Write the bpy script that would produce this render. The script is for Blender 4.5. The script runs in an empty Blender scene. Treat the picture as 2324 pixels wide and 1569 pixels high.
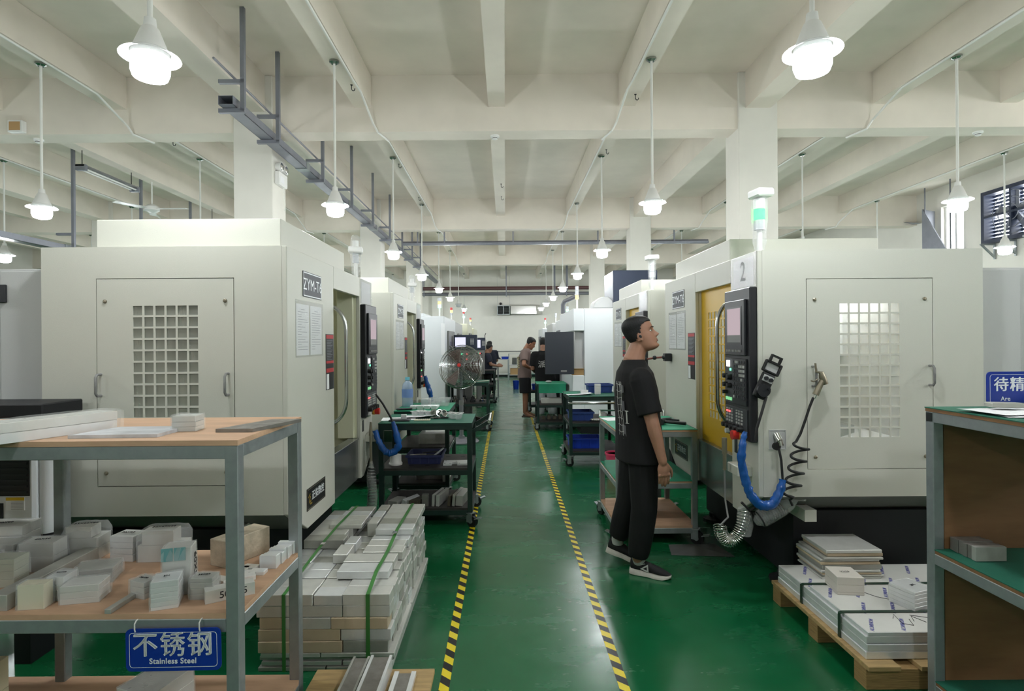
import bpy, bmesh, math, random
from mathutils import Matrix, Vector, Euler
PI = math.pi
S = bpy.context.scene
C = S.collection
RND = random.Random(7)

# ---------------------------------------------------------------- camera
cam_d = bpy.data.cameras.new('camera')
cam_d.sensor_fit = 'HORIZONTAL'
cam_d.sensor_width = 36.0
cam_d.lens = 36.0 * 1300.0 / 2324.0
cam_d.shift_x = 15.0 / 2324.0
cam_d.shift_y = -8.5 / 2324.0
cam_d.clip_start = 0.05
cam_d.clip_end = 200
cam = bpy.data.objects.new('camera', cam_d)
C.objects.link(cam)
cam.matrix_world = Matrix.Translation((0, 0, 1.57)) @ Matrix.Rotation(PI / 2, 4, 'X') @ Matrix.Rotation(math.radians(-0.45), 4, 'Z')
S.camera = cam

# ---------------------------------------------------------------- world (overcast daylight outside the windows) and exposure
W = bpy.data.worlds.new('world')
S.world = W
W.use_nodes = True
bg = W.node_tree.nodes['Background']
bg.inputs[0].default_value = (0.92, 0.96, 1.0, 1)
bg.inputs[1].default_value = 6.0
S.view_settings.view_transform = 'Standard'
S.view_settings.look = 'None'
S.view_settings.gamma = 1.0
S.view_settings.use_curve_mapping = False
S.view_settings.exposure = 1.42
S.cycles.max_bounces = 6
S.cycles.diffuse_bounces = 3
S.cycles.glossy_bounces = 3
S.cycles.transmission_bounces = 6
S.cycles.transparent_max_bounces = 8
S.cycles.use_adaptive_sampling = True
S.cycles.adaptive_threshold = 0.05
S.cycles.caustics_reflective = False
S.cycles.caustics_refractive = False
S.cycles.sample_clamp_indirect = 4.0
S.cycles.use_denoising = True
LAMP_POWER = 76.0          # emission strength of the LED lamp lenses

# ---------------------------------------------------------------- helpers
def link(o, parent=None):
    C.objects.link(o)
    if parent is not None:
        o.parent = parent
    return o

def tag(o, label=None, cat=None, group=None, kind=None):
    if label: o['label'] = label
    if cat: o['category'] = cat
    if group: o['group'] = group
    if kind: o['kind'] = kind
    return o

def thing(name, label, cat, loc=(0, 0, 0), rz=0.0, group=None, rot=None):
    o = bpy.data.objects.new(name, None)
    o.empty_display_size = 0.1
    o.location = loc
    o.rotation_euler = rot if rot else (0, 0, rz)
    link(o)
    return tag(o, label, cat, group)

def copy_tree(o, parent=None):
    c = o.copy()
    C.objects.link(c)
    if parent is not None:
        c.parent = parent
    for ch in KIDS.get(o.name, []):
        copy_tree(ch, c)
    return c
KIDS = {}

class MB:
    """collects shapes, then becomes one mesh object"""
    def __init__(s):
        s.v = []; s.f = []; s.m = []
    def add(s, vs, fs, mi=0):
        n = len(s.v)
        s.v += [tuple(p) for p in vs]
        for f in fs:
            s.f.append(tuple(i + n for i in f)); s.m.append(mi)
        return s
    def box(s, x0, x1, y0, y1, z0, z1, mi=0):
        return s.add([(x0, y0, z0), (x1, y0, z0), (x1, y1, z0), (x0, y1, z0), (x0, y0, z1), (x1, y0, z1), (x1, y1, z1), (x0, y1, z1)],
                     [(0, 3, 2, 1), (4, 5, 6, 7), (0, 1, 5, 4), (1, 2, 6, 5), (2, 3, 7, 6), (3, 0, 4, 7)], mi)
    def cbox(s, cx, cy, cz, sx, sy, sz, mi=0, rot=None):
        vs = []
        for dz in (-.5, .5):
            for dx, dy in ((-.5, -.5), (.5, -.5), (.5, .5), (-.5, .5)):
                vs.append(Vector((dx * sx, dy * sy, dz * sz)))
        if rot is not None:
            R = rot if isinstance(rot, Matrix) else Euler(rot).to_matrix()
            vs = [R @ p for p in vs]
        vs = [(p.x + cx, p.y + cy, p.z + cz) for p in vs]
        return s.add(vs, [(0, 3, 2, 1), (4, 5, 6, 7), (0, 1, 5, 4), (1, 2, 6, 5), (2, 3, 7, 6), (3, 0, 4, 7)], mi)
    def bar(s, p0, p1, w, h, mi=0, up=(0, 0, 1)):
        a, b = Vector(p0), Vector(p1)
        d = (b - a).normalized(); u = Vector(up)
        if abs(d.dot(u)) > .98: u = Vector((1, 0, 0))
        r = d.cross(u).normalized(); u = r.cross(d)
        vs = [a + r * sx * w / 2 + u * sy * h / 2 for sx, sy in ((-1, -1), (1, -1), (1, 1), (-1, 1))]
        vs += [b + r * sx * w / 2 + u * sy * h / 2 for sx, sy in ((-1, -1), (1, -1), (1, 1), (-1, 1))]
        return s.add(vs, [(0, 3, 2, 1), (4, 5, 6, 7), (0, 1, 5, 4), (1, 2, 6, 5), (2, 3, 7, 6), (3, 0, 4, 7)], mi)
    def tube(s, pts, r, n=8, mi=0, caps=True, closed=False):
        P = [Vector(p) for p in pts]
        k = len(P)
        rr = r if isinstance(r, (list, tuple)) else [r] * k
        d0 = (P[1] - P[0]).normalized()
        ref = Vector((0, 0, 1)) if abs(d0.z) < .9 else Vector((1, 0, 0))
        u = d0.cross(ref).normalized()
        vs = []
        for i in range(k):
            if closed: d = P[(i + 1) % k] - P[i - 1]
            elif i == 0: d = P[1] - P[0]
            elif i == k - 1: d = P[-1] - P[-2]
            else: d = (P[i + 1] - P[i]).normalized() + (P[i] - P[i - 1]).normalized()
            if d.length < 1e-9: d = d0
            d = d.normalized()
            u = u - d * u.dot(d)
            if u.length < 1e-6: u = d.orthogonal()
            u.normalize(); w = d.cross(u)
            for j in range(n):
                a = 2 * PI * j / n
                vs.append(P[i] + (u * math.cos(a) + w * math.sin(a)) * rr[i])
        fs = []
        for i in range(k if closed else k - 1):
            for j in range(n):
                a, b = i * n + j, i * n + (j + 1) % n
                c, d = ((i + 1) % k) * n + (j + 1) % n, ((i + 1) % k) * n + j
                fs.append((a, b, c, d))
        if caps and not closed:
            fs.append(tuple(range(n - 1, -1, -1)))
            fs.append(tuple((k - 1) * n + j for j in range(n)))
        return s.add(vs, fs, mi)
    def cyl(s, p0, p1, r0, r1=None, n=14, mi=0, caps=True):
        return s.tube([p0, p1], [r0, r0 if r1 is None else r1], n, mi, caps)
    def lathe(s, prof, n=20, o=(0, 0, 0), mi=0, M=None):
        vs = []; fs = []
        for r, z in prof:
            for j in range(n):
                a = 2 * PI * j / n
                p = Vector((r * math.cos(a), r * math.sin(a), z))
                if M is not None: p = M @ p
                vs.append((p.x + o[0], p.y + o[1], p.z + o[2]))
        for i in range(len(prof) - 1):
            for j in range(n):
                fs.append((i * n + j, i * n + (j + 1) % n, (i + 1) * n + (j + 1) % n, (i + 1) * n + j))
        if prof[0][0] > 1e-5: fs.append(tuple(range(n - 1, -1, -1)))
        if prof[-1][0] > 1e-5: fs.append(tuple((len(prof) - 1) * n + j for j in range(n)))
        return s.add(vs, fs, mi)
    def prism(s, poly, axis, a0, a1, mi=0):
        """poly in the two other axes (cyclic order kept: x->(y,z), y->(x,z), z->(x,y))"""
        def p3(u, v, a):
            return {'x': (a, u, v), 'y': (u, a, v), 'z': (u, v, a)}[axis]
        n = len(poly)
        vs = [p3(u, v, a0) for u, v in poly] + [p3(u, v, a1) for u, v in poly]
        fs = [tuple(range(n)), tuple(range(2 * n - 1, n - 1, -1))]
        fs += [(i, (i + 1) % n, n + (i + 1) % n, n + i)[::-1] for i in range(n)]
        return s.add(vs, fs, mi)
    def ball(s, c, r, n=14, m=8, mi=0, M=None):
        rx, ry, rz = r if isinstance(r, (list, tuple)) else (r, r, r)
        vs = []; fs = []
        for i in range(m + 1):
            t = PI * i / m
            for j in range(n):
                a = 2 * PI * j / n
                p = Vector((rx * math.sin(t) * math.cos(a), ry * math.sin(t) * math.sin(a), rz * math.cos(t)))
                if M is not None: p = M @ p
                vs.append((p.x + c[0], p.y + c[1], p.z + c[2]))
        for i in range(m):
            for j in range(n):
                fs.append((i * n + j, (i + 1) * n + j, (i + 1) * n + (j + 1) % n, i * n + (j + 1) % n))
        return s.add(vs, fs, mi)
    def plate(s, us, vs_, solid, t, mp, mi=0):
        """flat plate with holes: cell (i,j) of the us x vs grid is kept where solid(i,j); mp(u,v,d) -> xyz, d in (0,t)"""
        nu, nv = len(us), len(vs_)
        idx = {}; vv = []
        def vid(i, j, k):
            key = (i, j, k)
            if key not in idx:
                idx[key] = len(vv); vv.append(mp(us[i], vs_[j], t if k else 0.0))
            return idx[key]
        fs = []
        ok = lambda i, j: 0 <= i < nu - 1 and 0 <= j < nv - 1 and solid(i, j)
        for i in range(nu - 1):
            for j in range(nv - 1):
                if not ok(i, j): continue
                fs.append((vid(i, j, 0), vid(i, j + 1, 0), vid(i + 1, j + 1, 0), vid(i + 1, j, 0)))
                fs.append((vid(i, j, 1), vid(i + 1, j, 1), vid(i + 1, j + 1, 1), vid(i, j + 1, 1)))
                for (di, dj, a, b) in ((-1, 0, (i, j), (i, j + 1)), (1, 0, (i + 1, j + 1), (i + 1, j)), (0, -1, (i + 1, j), (i, j)), (0, 1, (i, j + 1), (i + 1, j + 1))):
                    if not ok(i + di, j + dj):
                        fs.append((vid(*a, 0), vid(*a, 1), vid(*b, 1), vid(*b, 0)))
        return s.add(vv, fs, mi)
    def move(s, M):
        s.v = [tuple(M @ Vector(p)) for p in s.v]
        return s
    def build(s, name, mats, parent=None, bevel=0.0, smooth=None, seg=1, loc=None, rot=None, recalc=True):
        me = bpy.data.meshes.new(name)
        me.from_pydata(s.v, [], s.f)
        if not isinstance(mats, (list, tuple)): mats = [mats]
        for m in mats: me.materials.append(m)
        if len(mats) > 1: me.polygons.foreach_set('material_index', s.m)
        if recalc or bevel:
            b = bmesh.new(); b.from_mesh(me)
            if recalc: bmesh.ops.recalc_face_normals(b, faces=b.faces[:])
            if bevel:
                es = [e for e in b.edges if len(e.link_faces) == 2 and e.calc_face_angle(0) > .6]
                bmesh.ops.bevel(b, geom=es, offset=bevel, segments=seg, affect='EDGES', clamp_overlap=True, profile=.5)
            b.to_mesh(me); b.free()
        if smooth:
            me.polygons.foreach_set('use_smooth', [True] * len(me.polygons))
            me.set_sharp_from_angle(angle=smooth)
        o = bpy.data.objects.new(name, me)
        if loc: o.location = loc
        if rot: o.rotation_euler = rot
        if parent is not None:
            KIDS.setdefault(parent.name, []).append(o)
        return link(o, parent)

def shared(o, parent, loc=(0, 0, 0), rot=(0, 0, 0), name=None):
    """another object on the same mesh"""
    c = o.copy()
    C.objects.link(c)
    c.parent = parent
    c.location = loc; c.rotation_euler = rot
    if parent is not None: KIDS.setdefault(parent.name, []).append(c)
    return c

_txt = {}
def text_mesh(body, size, depth=0.0006, bold=0.0, align='CENTER', spacing=1.0):
    key = (body, size, depth, bold, align, spacing)
    if key in _txt: return _txt[key]
    cu = bpy.data.curves.new('lettering', 'FONT')
    cu.body = body; cu.size = size; cu.extrude = depth; cu.offset = bold * size
    cu.align_x = align; cu.align_y = 'CENTER'; cu.resolution_u = 3; cu.space_character = spacing
    o = bpy.data.objects.new('lettering', cu)
    C.objects.link(o)
    dg = bpy.context.evaluated_depsgraph_get()
    me = bpy.data.meshes.new_from_object(o.evaluated_get(dg))
    bpy.data.objects.remove(o); bpy.data.curves.remove(cu)
    _txt[key] = me
    return me

def text(body, size, mat, parent, loc, rot, name='lettering', **kw):
    me = text_mesh(body, size, **kw)
    if not me.materials: me.materials.append(mat)
    elif me.materials[0] != mat:
        me = me.copy(); me.materials.clear(); me.materials.append(mat)
    o = bpy.data.objects.new(name, me)
    o.location = loc; o.rotation_euler = rot
    if parent is not None: KIDS.setdefault(parent.name, []).append(o)
    return link(o, parent)

def at(px, py, Y):
    """where a sight line meets the depth Y (metres before the camera)"""
    return ((px - 1147) * Y / 1300.0, Y, 1.57 - (py - 776) * Y / 1300.0)

# ---------------------------------------------------------------- materials
MAT = {}
def srgb(r, g, b):
    f = lambda c: (c / 255.0 / 12.92) if c <= 10 else (((c / 255.0) + .055) / 1.055) ** 2.4
    return (f(r), f(g), f(b), 1.0)

def M_(name, col, rough=.5, metal=0.0, var=0.0, vscale=4.0, bump=0.0, bscale=200.0, spec=.5, stretch=None, col2=None, coat=0.0,
       emit=0.0, ecol=None, alpha=1.0, trans=0.0, ior=1.45, rvar=0.0, detail=4.0):
    if name in MAT: return MAT[name]
    m = bpy.data.materials.new(name); m.use_nodes = True
    nt = m.node_tree; N = nt.nodes; L = nt.links
    b = N['Principled BSDF']
    b.inputs['Base Color'].default_value = col
    b.inputs['Roughness'].default_value = rough
    b.inputs['Metallic'].default_value = metal
    b.inputs['Specular IOR Level'].default_value = spec
    b.inputs['Coat Weight'].default_value = coat
    b.inputs['Transmission Weight'].default_value = trans
    b.inputs['IOR'].default_value = ior
    b.inputs['Alpha'].default_value = alpha
    if emit:
        b.inputs['Emission Strength'].default_value = emit
        b.inputs['Emission Color'].default_value = ecol or col
    tc = None
    if var or bump or rvar:
        tc = N.new('ShaderNodeTexCoord')
        mp = N.new('ShaderNodeMapping')
        L.new(tc.outputs['Object'], mp.inputs[0])
        if stretch: mp.inputs['Scale'].default_value = stretch
    if var or rvar:
        nz = N.new('ShaderNodeTexNoise'); nz.inputs['Scale'].default_value = vscale; nz.inputs['Detail'].default_value = detail
        nz.inputs['Roughness'].default_value = .6
        L.new(mp.outputs[0], nz.inputs['Vector'])
        if var:
            mr = N.new('ShaderNodeMapRange')
            mr.inputs['From Min'].default_value = .3; mr.inputs['From Max'].default_value = .7
            L.new(nz.outputs['Fac'], mr.inputs['Value'])
            mx = N.new('ShaderNodeMix'); mx.data_type = 'RGBA'
            c2 = col2 or tuple(c * (1 - var) for c in col[:3]) + (1,)
            mx.inputs['A'].default_value = col; mx.inputs['B'].default_value = c2
            L.new(mr.outputs[0], mx.inputs['Factor'])
            L.new(mx.outputs['Result'], b.inputs['Base Color'])
        if rvar:
            m2 = N.new('ShaderNodeMapRange')
            m2.inputs['From Min'].default_value = .3; m2.inputs['From Max'].default_value = .7
            m2.inputs['To Min'].default_value = max(.02, rough - rvar); m2.inputs['To Max'].default_value = min(1, rough + rvar)
            L.new(nz.outputs['Fac'], m2.inputs['Value']); L.new(m2.outputs[0], b.inputs['Roughness'])
    if bump:
        n2 = N.new('ShaderNodeTexNoise'); n2.inputs['Scale'].default_value = bscale; n2.inputs['Detail'].default_value = 2
        L.new(mp.outputs[0], n2.inputs['Vector'])
        bp = N.new('ShaderNodeBump'); bp.inputs['Strength'].default_value = bump; bp.inputs['Distance'].default_value = .004
        L.new(n2.outputs['Fac'], bp.inputs['Height']); L.new(bp.outputs[0], b.inputs['Normal'])
    MAT[name] = m
    return m

def stripes_mat(name, ca, cb, pitch, duty=.5, dirv=(0, 1, 0), rough=.45):
    """flat print: straight stripes across an object"""
    m = bpy.data.materials.new(name); m.use_nodes = True
    nt = m.node_tree; N = nt.nodes; L = nt.links; b = N['Principled BSDF']
    b.inputs['Roughness'].default_value = rough
    tc = N.new('ShaderNodeTexCoord')
    dt = N.new('ShaderNodeVectorMath'); dt.operation = 'DOT_PRODUCT'; dt.inputs[1].default_value = dirv
    L.new(tc.outputs['Object'], dt.inputs[0])
    a = N.new('ShaderNodeMath'); a.operation = 'DIVIDE'; a.inputs[1].default_value = pitch; L.new(dt.outputs['Value'], a.inputs[0])
    fr = N.new('ShaderNodeMath'); fr.operation = 'FRACT'; L.new(a.outputs[0], fr.inputs[0])
    lt = N.new('ShaderNodeMath'); lt.operation = 'LESS_THAN'; lt.inputs[1].default_value = duty; L.new(fr.outputs[0], lt.inputs[0])
    mx = N.new('ShaderNodeMix'); mx.data_type = 'RGBA'; mx.inputs['A'].default_value = cb; mx.inputs['B'].default_value = ca
    L.new(lt.outputs[0], mx.inputs['Factor']); L.new(mx.outputs['Result'], b.inputs['Base Color'])
    MAT[name] = m
    return m

def emit_mat(name, col, strength):
    m = bpy.data.materials.new(name); m.use_nodes = True
    nt = m.node_tree; nt.nodes.clear()
    e = nt.nodes.new('ShaderNodeEmission'); e.inputs[0].default_value = col; e.inputs[1].default_value = strength
    o = nt.nodes.new('ShaderNodeOutputMaterial'); nt.links.new(e.outputs[0], o.inputs[0])
    MAT[name] = m
    return m

def film_mat(name, tint, alpha, rough=.12, bump=.6, bscale=45):
    """thin clear wrapping film: mostly see-through, glossy and creased"""
    m = bpy.data.materials.new(name); m.use_nodes = True
    nt = m.node_tree; N = nt.nodes; L = nt.links; b = N['Principled BSDF']
    b.inputs['Base Color'].default_value = tint; b.inputs['Roughness'].default_value = rough
    b.inputs['Specular IOR Level'].default_value = .8
    tc = N.new('ShaderNodeTexCoord'); mp = N.new('ShaderNodeMapping'); mp.inputs['Scale'].default_value = (1, 1, .35)
    L.new(tc.outputs['Object'], mp.inputs[0])
    nz = N.new('ShaderNodeTexNoise'); nz.inputs['Scale'].default_value = bscale; nz.inputs['Detail'].default_value = 3; nz.inputs['Distortion'].default_value = 1.2
    L.new(mp.outputs[0], nz.inputs['Vector'])
    bp = N.new('ShaderNodeBump'); bp.inputs['Strength'].default_value = bump; bp.inputs['Distance'].default_value = .01
    L.new(nz.outputs['Fac'], bp.inputs['Height']); L.new(bp.outputs[0], b.inputs['Normal'])
    tr = N.new('ShaderNodeBsdfTransparent'); ms = N.new('ShaderNodeMixShader'); ms.inputs[0].default_value = alpha
    L.new(tr.outputs[0], ms.inputs[1]); L.new(b.outputs[0], ms.inputs[2])
    L.new(ms.outputs[0], N['Material Output'].inputs['Surface'])
    MAT[name] = m
    return m

WALL = M_('wall_paint', srgb(226, 224, 214), .85, var=.09, vscale=1.3, bump=.05, bscale=60)
CEIL = M_('ceiling_paint', srgb(238, 230, 216), .9, var=.14, vscale=.9, bump=.06, bscale=40)
PAINT = M_('machine_paint', srgb(206, 206, 194), .42, bump=.22, bscale=420, var=.03, vscale=1.5)
PAINT_G = M_('grey_machine_paint', srgb(190, 191, 189), .45, bump=.2, bscale=420)
PAINT_W = M_('white_machine_paint', srgb(222, 226, 228), .42, bump=.15, bscale=420)
CREAM = M_('cream_enamel', srgb(222, 222, 196), .3, var=.08, vscale=3)
YELLOW = M_('yellow_enamel', srgb(214, 172, 34), .38, bump=.15, bscale=420)
BLACK = M_('black_plastic', srgb(30, 31, 35), .42, bump=.12, bscale=500)
BLACKM = M_('black_enamel', srgb(24, 24, 27), .35)
DARK = M_('dark_underframe', srgb(20, 21, 24), .6)
NAVY = M_('navy_enamel', srgb(46, 54, 72), .4)
GREYP = M_('panel_grey', srgb(128, 128, 126), .5)
STAIN = M_('stainless_steel', srgb(176, 178, 176), .22, 1.0, bump=.05, bscale=90, stretch=(1, 1, .1))
TRAY = M_('tray_steel', srgb(150, 154, 152), .25, .75, var=.3, vscale=2)
CHROME = M_('chrome', srgb(214, 214, 212), .12, 1.0)
GALV = M_('galvanised_steel', srgb(164, 171, 172), .42, .6, var=.22, vscale=9, rvar=.12)
GREENSTEEL = M_('dark_green_enamel', srgb(26, 50, 44), .42, var=.35, vscale=8)
BROWNSTEEL = M_('dirty_steel_plate', srgb(62, 58, 56), .55, .3, var=.4, vscale=9)
PLY = M_('plywood', srgb(208, 170, 138), .62, var=.26, vscale=3.2, stretch=(1, 5, 5), bump=.08, bscale=30)
PLYD = M_('plywood_panel', srgb(150, 110, 74), .6, var=.3, vscale=2.4, stretch=(1, 4, 5), bump=.06, bscale=30)
PLYEDGE = M_('plywood_edge', srgb(176, 142, 92), .7, var=.55, vscale=40, stretch=(.3, .3, 6))
PINE = M_('pine_board', srgb(190, 160, 110), .65, var=.38, vscale=5, stretch=(1, 8, 8), bump=.12, bscale=40)
MATG = M_('green_rubber_mat', srgb(36, 150, 112), .62, var=.18, vscale=7, bump=.3, bscale=300)
MATD = M_('dark_green_mat', srgb(28, 104, 82), .6, var=.22, vscale=9, bump=.35, bscale=260)
ALU = M_('milled_aluminium', srgb(226, 226, 220), .38, .45, var=.14, vscale=7, rvar=.12, bump=.04, bscale=60)
ALUB = M_('bright_aluminium', srgb(240, 242, 242), .32, .45, var=.1, vscale=12)
ALUW = M_('warm_aluminium', srgb(216, 196, 166), .48, .15, var=.16, vscale=6)
ALUD = M_('dull_aluminium', srgb(192, 192, 184), .45, .45, var=.25, vscale=8)
STEELB = M_('steel_bar', srgb(146, 142, 136), .42, .5, var=.3, vscale=14, rvar=.15)
STEELO = M_('oily_steel', srgb(104, 96, 82), .5, .4, var=.4, vscale=14)
WHITEP = M_('white_plastic', srgb(232, 232, 228), .4)
PAPER = M_('paper', srgb(236, 237, 238), .7)
INK = M_('black_ink', srgb(28, 28, 34), .6)
GREYINK = M_('grey_print', srgb(150, 154, 160), .7)
BLUESIGN = M_('blue_sign', srgb(18, 52, 150), .3)
SIGNW = M_('sign_white', srgb(236, 240, 242), .4)
RED = M_('red_plastic', srgb(204, 46, 38), .35)
REDL = M_('red_print', srgb(190, 44, 48), .5)
AMBER = M_('amber_plastic', srgb(226, 160, 60), .4)
BLUEP = M_('blue_crate_plastic', srgb(26, 62, 176), .38, var=.1, vscale=5)
BLUED = M_('dull_blue_plastic', srgb(42, 66, 128), .45)
PINK = M_('pink_plastic', srgb(226, 74, 110), .4)
STRAPG = M_('green_strap', srgb(66, 128, 62), .35)
STRAPD = M_('dark_green_strap', srgb(34, 58, 44), .35)
RUBBER = M_('black_rubber', srgb(22, 22, 23), .55)
GUN = M_('gunmetal', srgb(150, 142, 124), .35, .8)
PIPEW = M_('white_conduit', srgb(232, 232, 226), .45)
PIPER = M_('brown_pipe', srgb(96, 66, 66), .5)
PIPEG = M_('grey_pipe', srgb(128, 128, 134), .45, .2)
TRAYG = M_('cable_tray_metal', srgb(138, 141, 150), .42, .3, var=.15, vscale=6)
CARD = M_('cardboard', srgb(186, 150, 104), .8)
BOTTLE = M_('bottle_plastic', srgb(176, 200, 226), .15, alpha=.55)
BLUEWRAP = M_('blue_film', srgb(34, 96, 178), .18, bump=.9, bscale=36, alpha=.93, var=.3, vscale=14)
FILM = film_mat('clear_film', srgb(238, 242, 240), .24, .1, .9, 38)
FILMB = film_mat('bubble_wrap', srgb(240, 244, 244), .22, .15, 1.0, 90)
TEALFILM = M_('teal_film', srgb(120, 178, 180), .25, alpha=.8)
GLASS = M_('machine_glass', srgb(226, 232, 222), .08, alpha=.22, spec=.6)
GLASSD = M_('smeared_glass', srgb(206, 208, 196), .2, alpha=.38, var=.3, vscale=9, stretch=(4, 4, .5))
SHADE = M_('clear_shade_plastic', srgb(236, 240, 242), .25, alpha=.22)
LED = emit_mat('led_lens_light', (0.93, 0.97, 1.0, 1), LAMP_POWER)
LEDOFF = M_('unlit_lens', srgb(190, 194, 198), .2)
SCREEN = emit_mat('screen_light', srgb(206, 188, 194), .32)
SCREENB = emit_mat('bright_screen_light', srgb(220, 220, 250), .46)
GLED = emit_mat('green_led', (.15, 1, .45, 1), 1.1)
GLEDS = emit_mat('green_beacon_light', (.01, 1, .07, 1), 3.0)
RLED = emit_mat('red_led', (1, .12, .12, 1), .7)
WLED = emit_mat('white_key_light', (1, 1, 1, 1), .8)
AMBL = M_('amber_beacon', srgb(230, 190, 120), .4, emit=.6)
WORKLIGHT = emit_mat('work_light', (1.0, .99, .94, 1), 26.0)
# ================================================================ THE HALL
def floor_mat():
    m = bpy.data.materials.new('green_epoxy_floor'); m.use_nodes = True
    nt = m.node_tree; N = nt.nodes; L = nt.links; b = N['Principled BSDF']
    tc = N.new('ShaderNodeTexCoord')
    def noise(scale, st, detail=5):
        mp = N.new('ShaderNodeMapping'); mp.inputs['Scale'].default_value = st
        L.new(tc.outputs['Object'], mp.inputs[0])
        n = N.new('ShaderNodeTexNoise'); n.inputs['Scale'].default_value = scale; n.inputs['Detail'].default_value = detail; n.inputs['Roughness'].default_value = .65
        L.new(mp.outputs[0], n.inputs['Vector'])
        return n
    def rng(src, a, c, lo=0.0, hi=1.0):
        r = N.new('ShaderNodeMapRange'); r.inputs['From Min'].default_value = a; r.inputs['From Max'].default_value = c
        r.inputs['To Min'].default_value = lo; r.inputs['To Max'].default_value = hi
        L.new(src, r.inputs['Value']); return r.outputs[0]
    big = noise(.55, (1, 1, 1)); streak = noise(2.2, (.8, 2.2, 1)); spot = noise(26, (1, 1, 1), 2)
    mx = N.new('ShaderNodeMix'); mx.data_type = 'RGBA'
    mx.inputs['A'].default_value = srgb(13, 86, 48); mx.inputs['B'].default_value = srgb(20, 102, 62)
    L.new(rng(big.outputs['Fac'], .35, .65), mx.inputs['Factor'])
    mx2 = N.new('ShaderNodeMix'); mx2.data_type = 'RGBA'; mx2.inputs['B'].default_value = srgb(96, 150, 124)
    L.new(mx.outputs['Result'], mx2.inputs['A']); L.new(rng(streak.outputs['Fac'], .66, .86, 0, .28), mx2.inputs['Factor'])
    mx3 = N.new('ShaderNodeMix'); mx3.data_type = 'RGBA'; mx3.inputs['B'].default_value = srgb(150, 176, 160)
    L.new(mx2.outputs['Result'], mx3.inputs['A']); L.new(rng(spot.outputs['Fac'], .78, .84, 0, .5), mx3.inputs['Factor'])
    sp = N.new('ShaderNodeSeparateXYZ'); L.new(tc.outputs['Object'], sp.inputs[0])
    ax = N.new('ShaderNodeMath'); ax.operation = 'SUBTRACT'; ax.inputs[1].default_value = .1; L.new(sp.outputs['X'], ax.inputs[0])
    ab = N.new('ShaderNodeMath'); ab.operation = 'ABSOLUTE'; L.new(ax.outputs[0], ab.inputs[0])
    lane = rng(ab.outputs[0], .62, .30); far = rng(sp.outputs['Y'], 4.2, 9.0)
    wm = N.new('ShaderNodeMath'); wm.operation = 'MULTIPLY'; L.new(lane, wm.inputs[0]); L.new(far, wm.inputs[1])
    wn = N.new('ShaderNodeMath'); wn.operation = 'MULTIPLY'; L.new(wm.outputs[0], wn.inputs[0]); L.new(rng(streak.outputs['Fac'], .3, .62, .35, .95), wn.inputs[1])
    mx4 = N.new('ShaderNodeMix'); mx4.data_type = 'RGBA'; mx4.inputs['B'].default_value = srgb(92, 128, 114)  # paler far lane: traffic wear plus the white wall's reflection put into the colour
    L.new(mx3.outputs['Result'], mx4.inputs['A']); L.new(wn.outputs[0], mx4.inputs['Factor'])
    L.new(mx4.outputs['Result'], b.inputs['Base Color'])
    L.new(rng(streak.outputs['Fac'], .3, .75, .16, .34), b.inputs['Roughness'])
    bp = N.new('ShaderNodeBump'); bp.inputs['Strength'].default_value = .05; bp.inputs['Distance'].default_value = .01
    L.new(streak.outputs['Fac'], bp.inputs['Height']); L.new(bp.outputs[0], b.inputs['Normal'])
    b.inputs['Specular IOR Level'].default_value = .55
    return m
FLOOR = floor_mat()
XL, XR, YF, YB, ZC = -15.6, 9.3, -6.0, 25.75, 4.80
def struct(o): o['kind'] = 'structure'; return o
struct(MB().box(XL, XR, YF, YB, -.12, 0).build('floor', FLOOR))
struct(MB().box(XL, XR, YF, YB, ZC, ZC + .15).build('ceiling', CEIL))
struct(MB().box(XL - .2, XR + .2, YB, YB + .2, 0, ZC).build('wall_back', WALL))
struct(MB().box(XL - .2, XR + .2, YF - .2, YF, 0, ZC).build('wall_front', WALL))
struct(MB().box(XL - .2, XL, YF, YB, 0, ZC).build('wall_left', WALL))
WIN = [(-4.5, -2.6), (-1.6, .3), (1.4, 3.3), (4.4, 6.3), (9.75, 11.05), (11.6, 12.2)]  # first four openings are out of view, added to bring in daylight
ys = sorted([YF, YB] + [v for w in WIN for v in w])
zs = [0, 3.36, 4.36, ZC]
mid = lambda i: (ys[i] + ys[i + 1]) / 2
struct(MB().plate(ys, zs, lambda i, j: not (j == 1 and any(a < mid(i) < b for a, b in WIN)), .2, lambda u, v, d: (XR + d, u, v)).build('wall_right', WALL))
for k, (a, b) in enumerate(WIN):
    if k == 4: continue
    w = struct(thing('window_%d' % (k + 1), None, None, (XR, (a + b) / 2, 3.36)))
    h = (b - a) / 2
    us = [-h, -h + .05, -.025, .025, h - .05, h]; vs = [0, .05, .95, 1.0]
    MB().plate(us, vs, lambda i, j: i in (0, 2, 4) or j in (0, 2), .05, lambda u, v, d: (.08 + d, u, v)).build('window_frame', WHITEP, w)
    g = MB().box(.10, .106, -h + .05, -.025, .05, .95).build('window_pane', GLASS, w)
    shared(g, w, (0, h - .025, 0))

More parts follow.
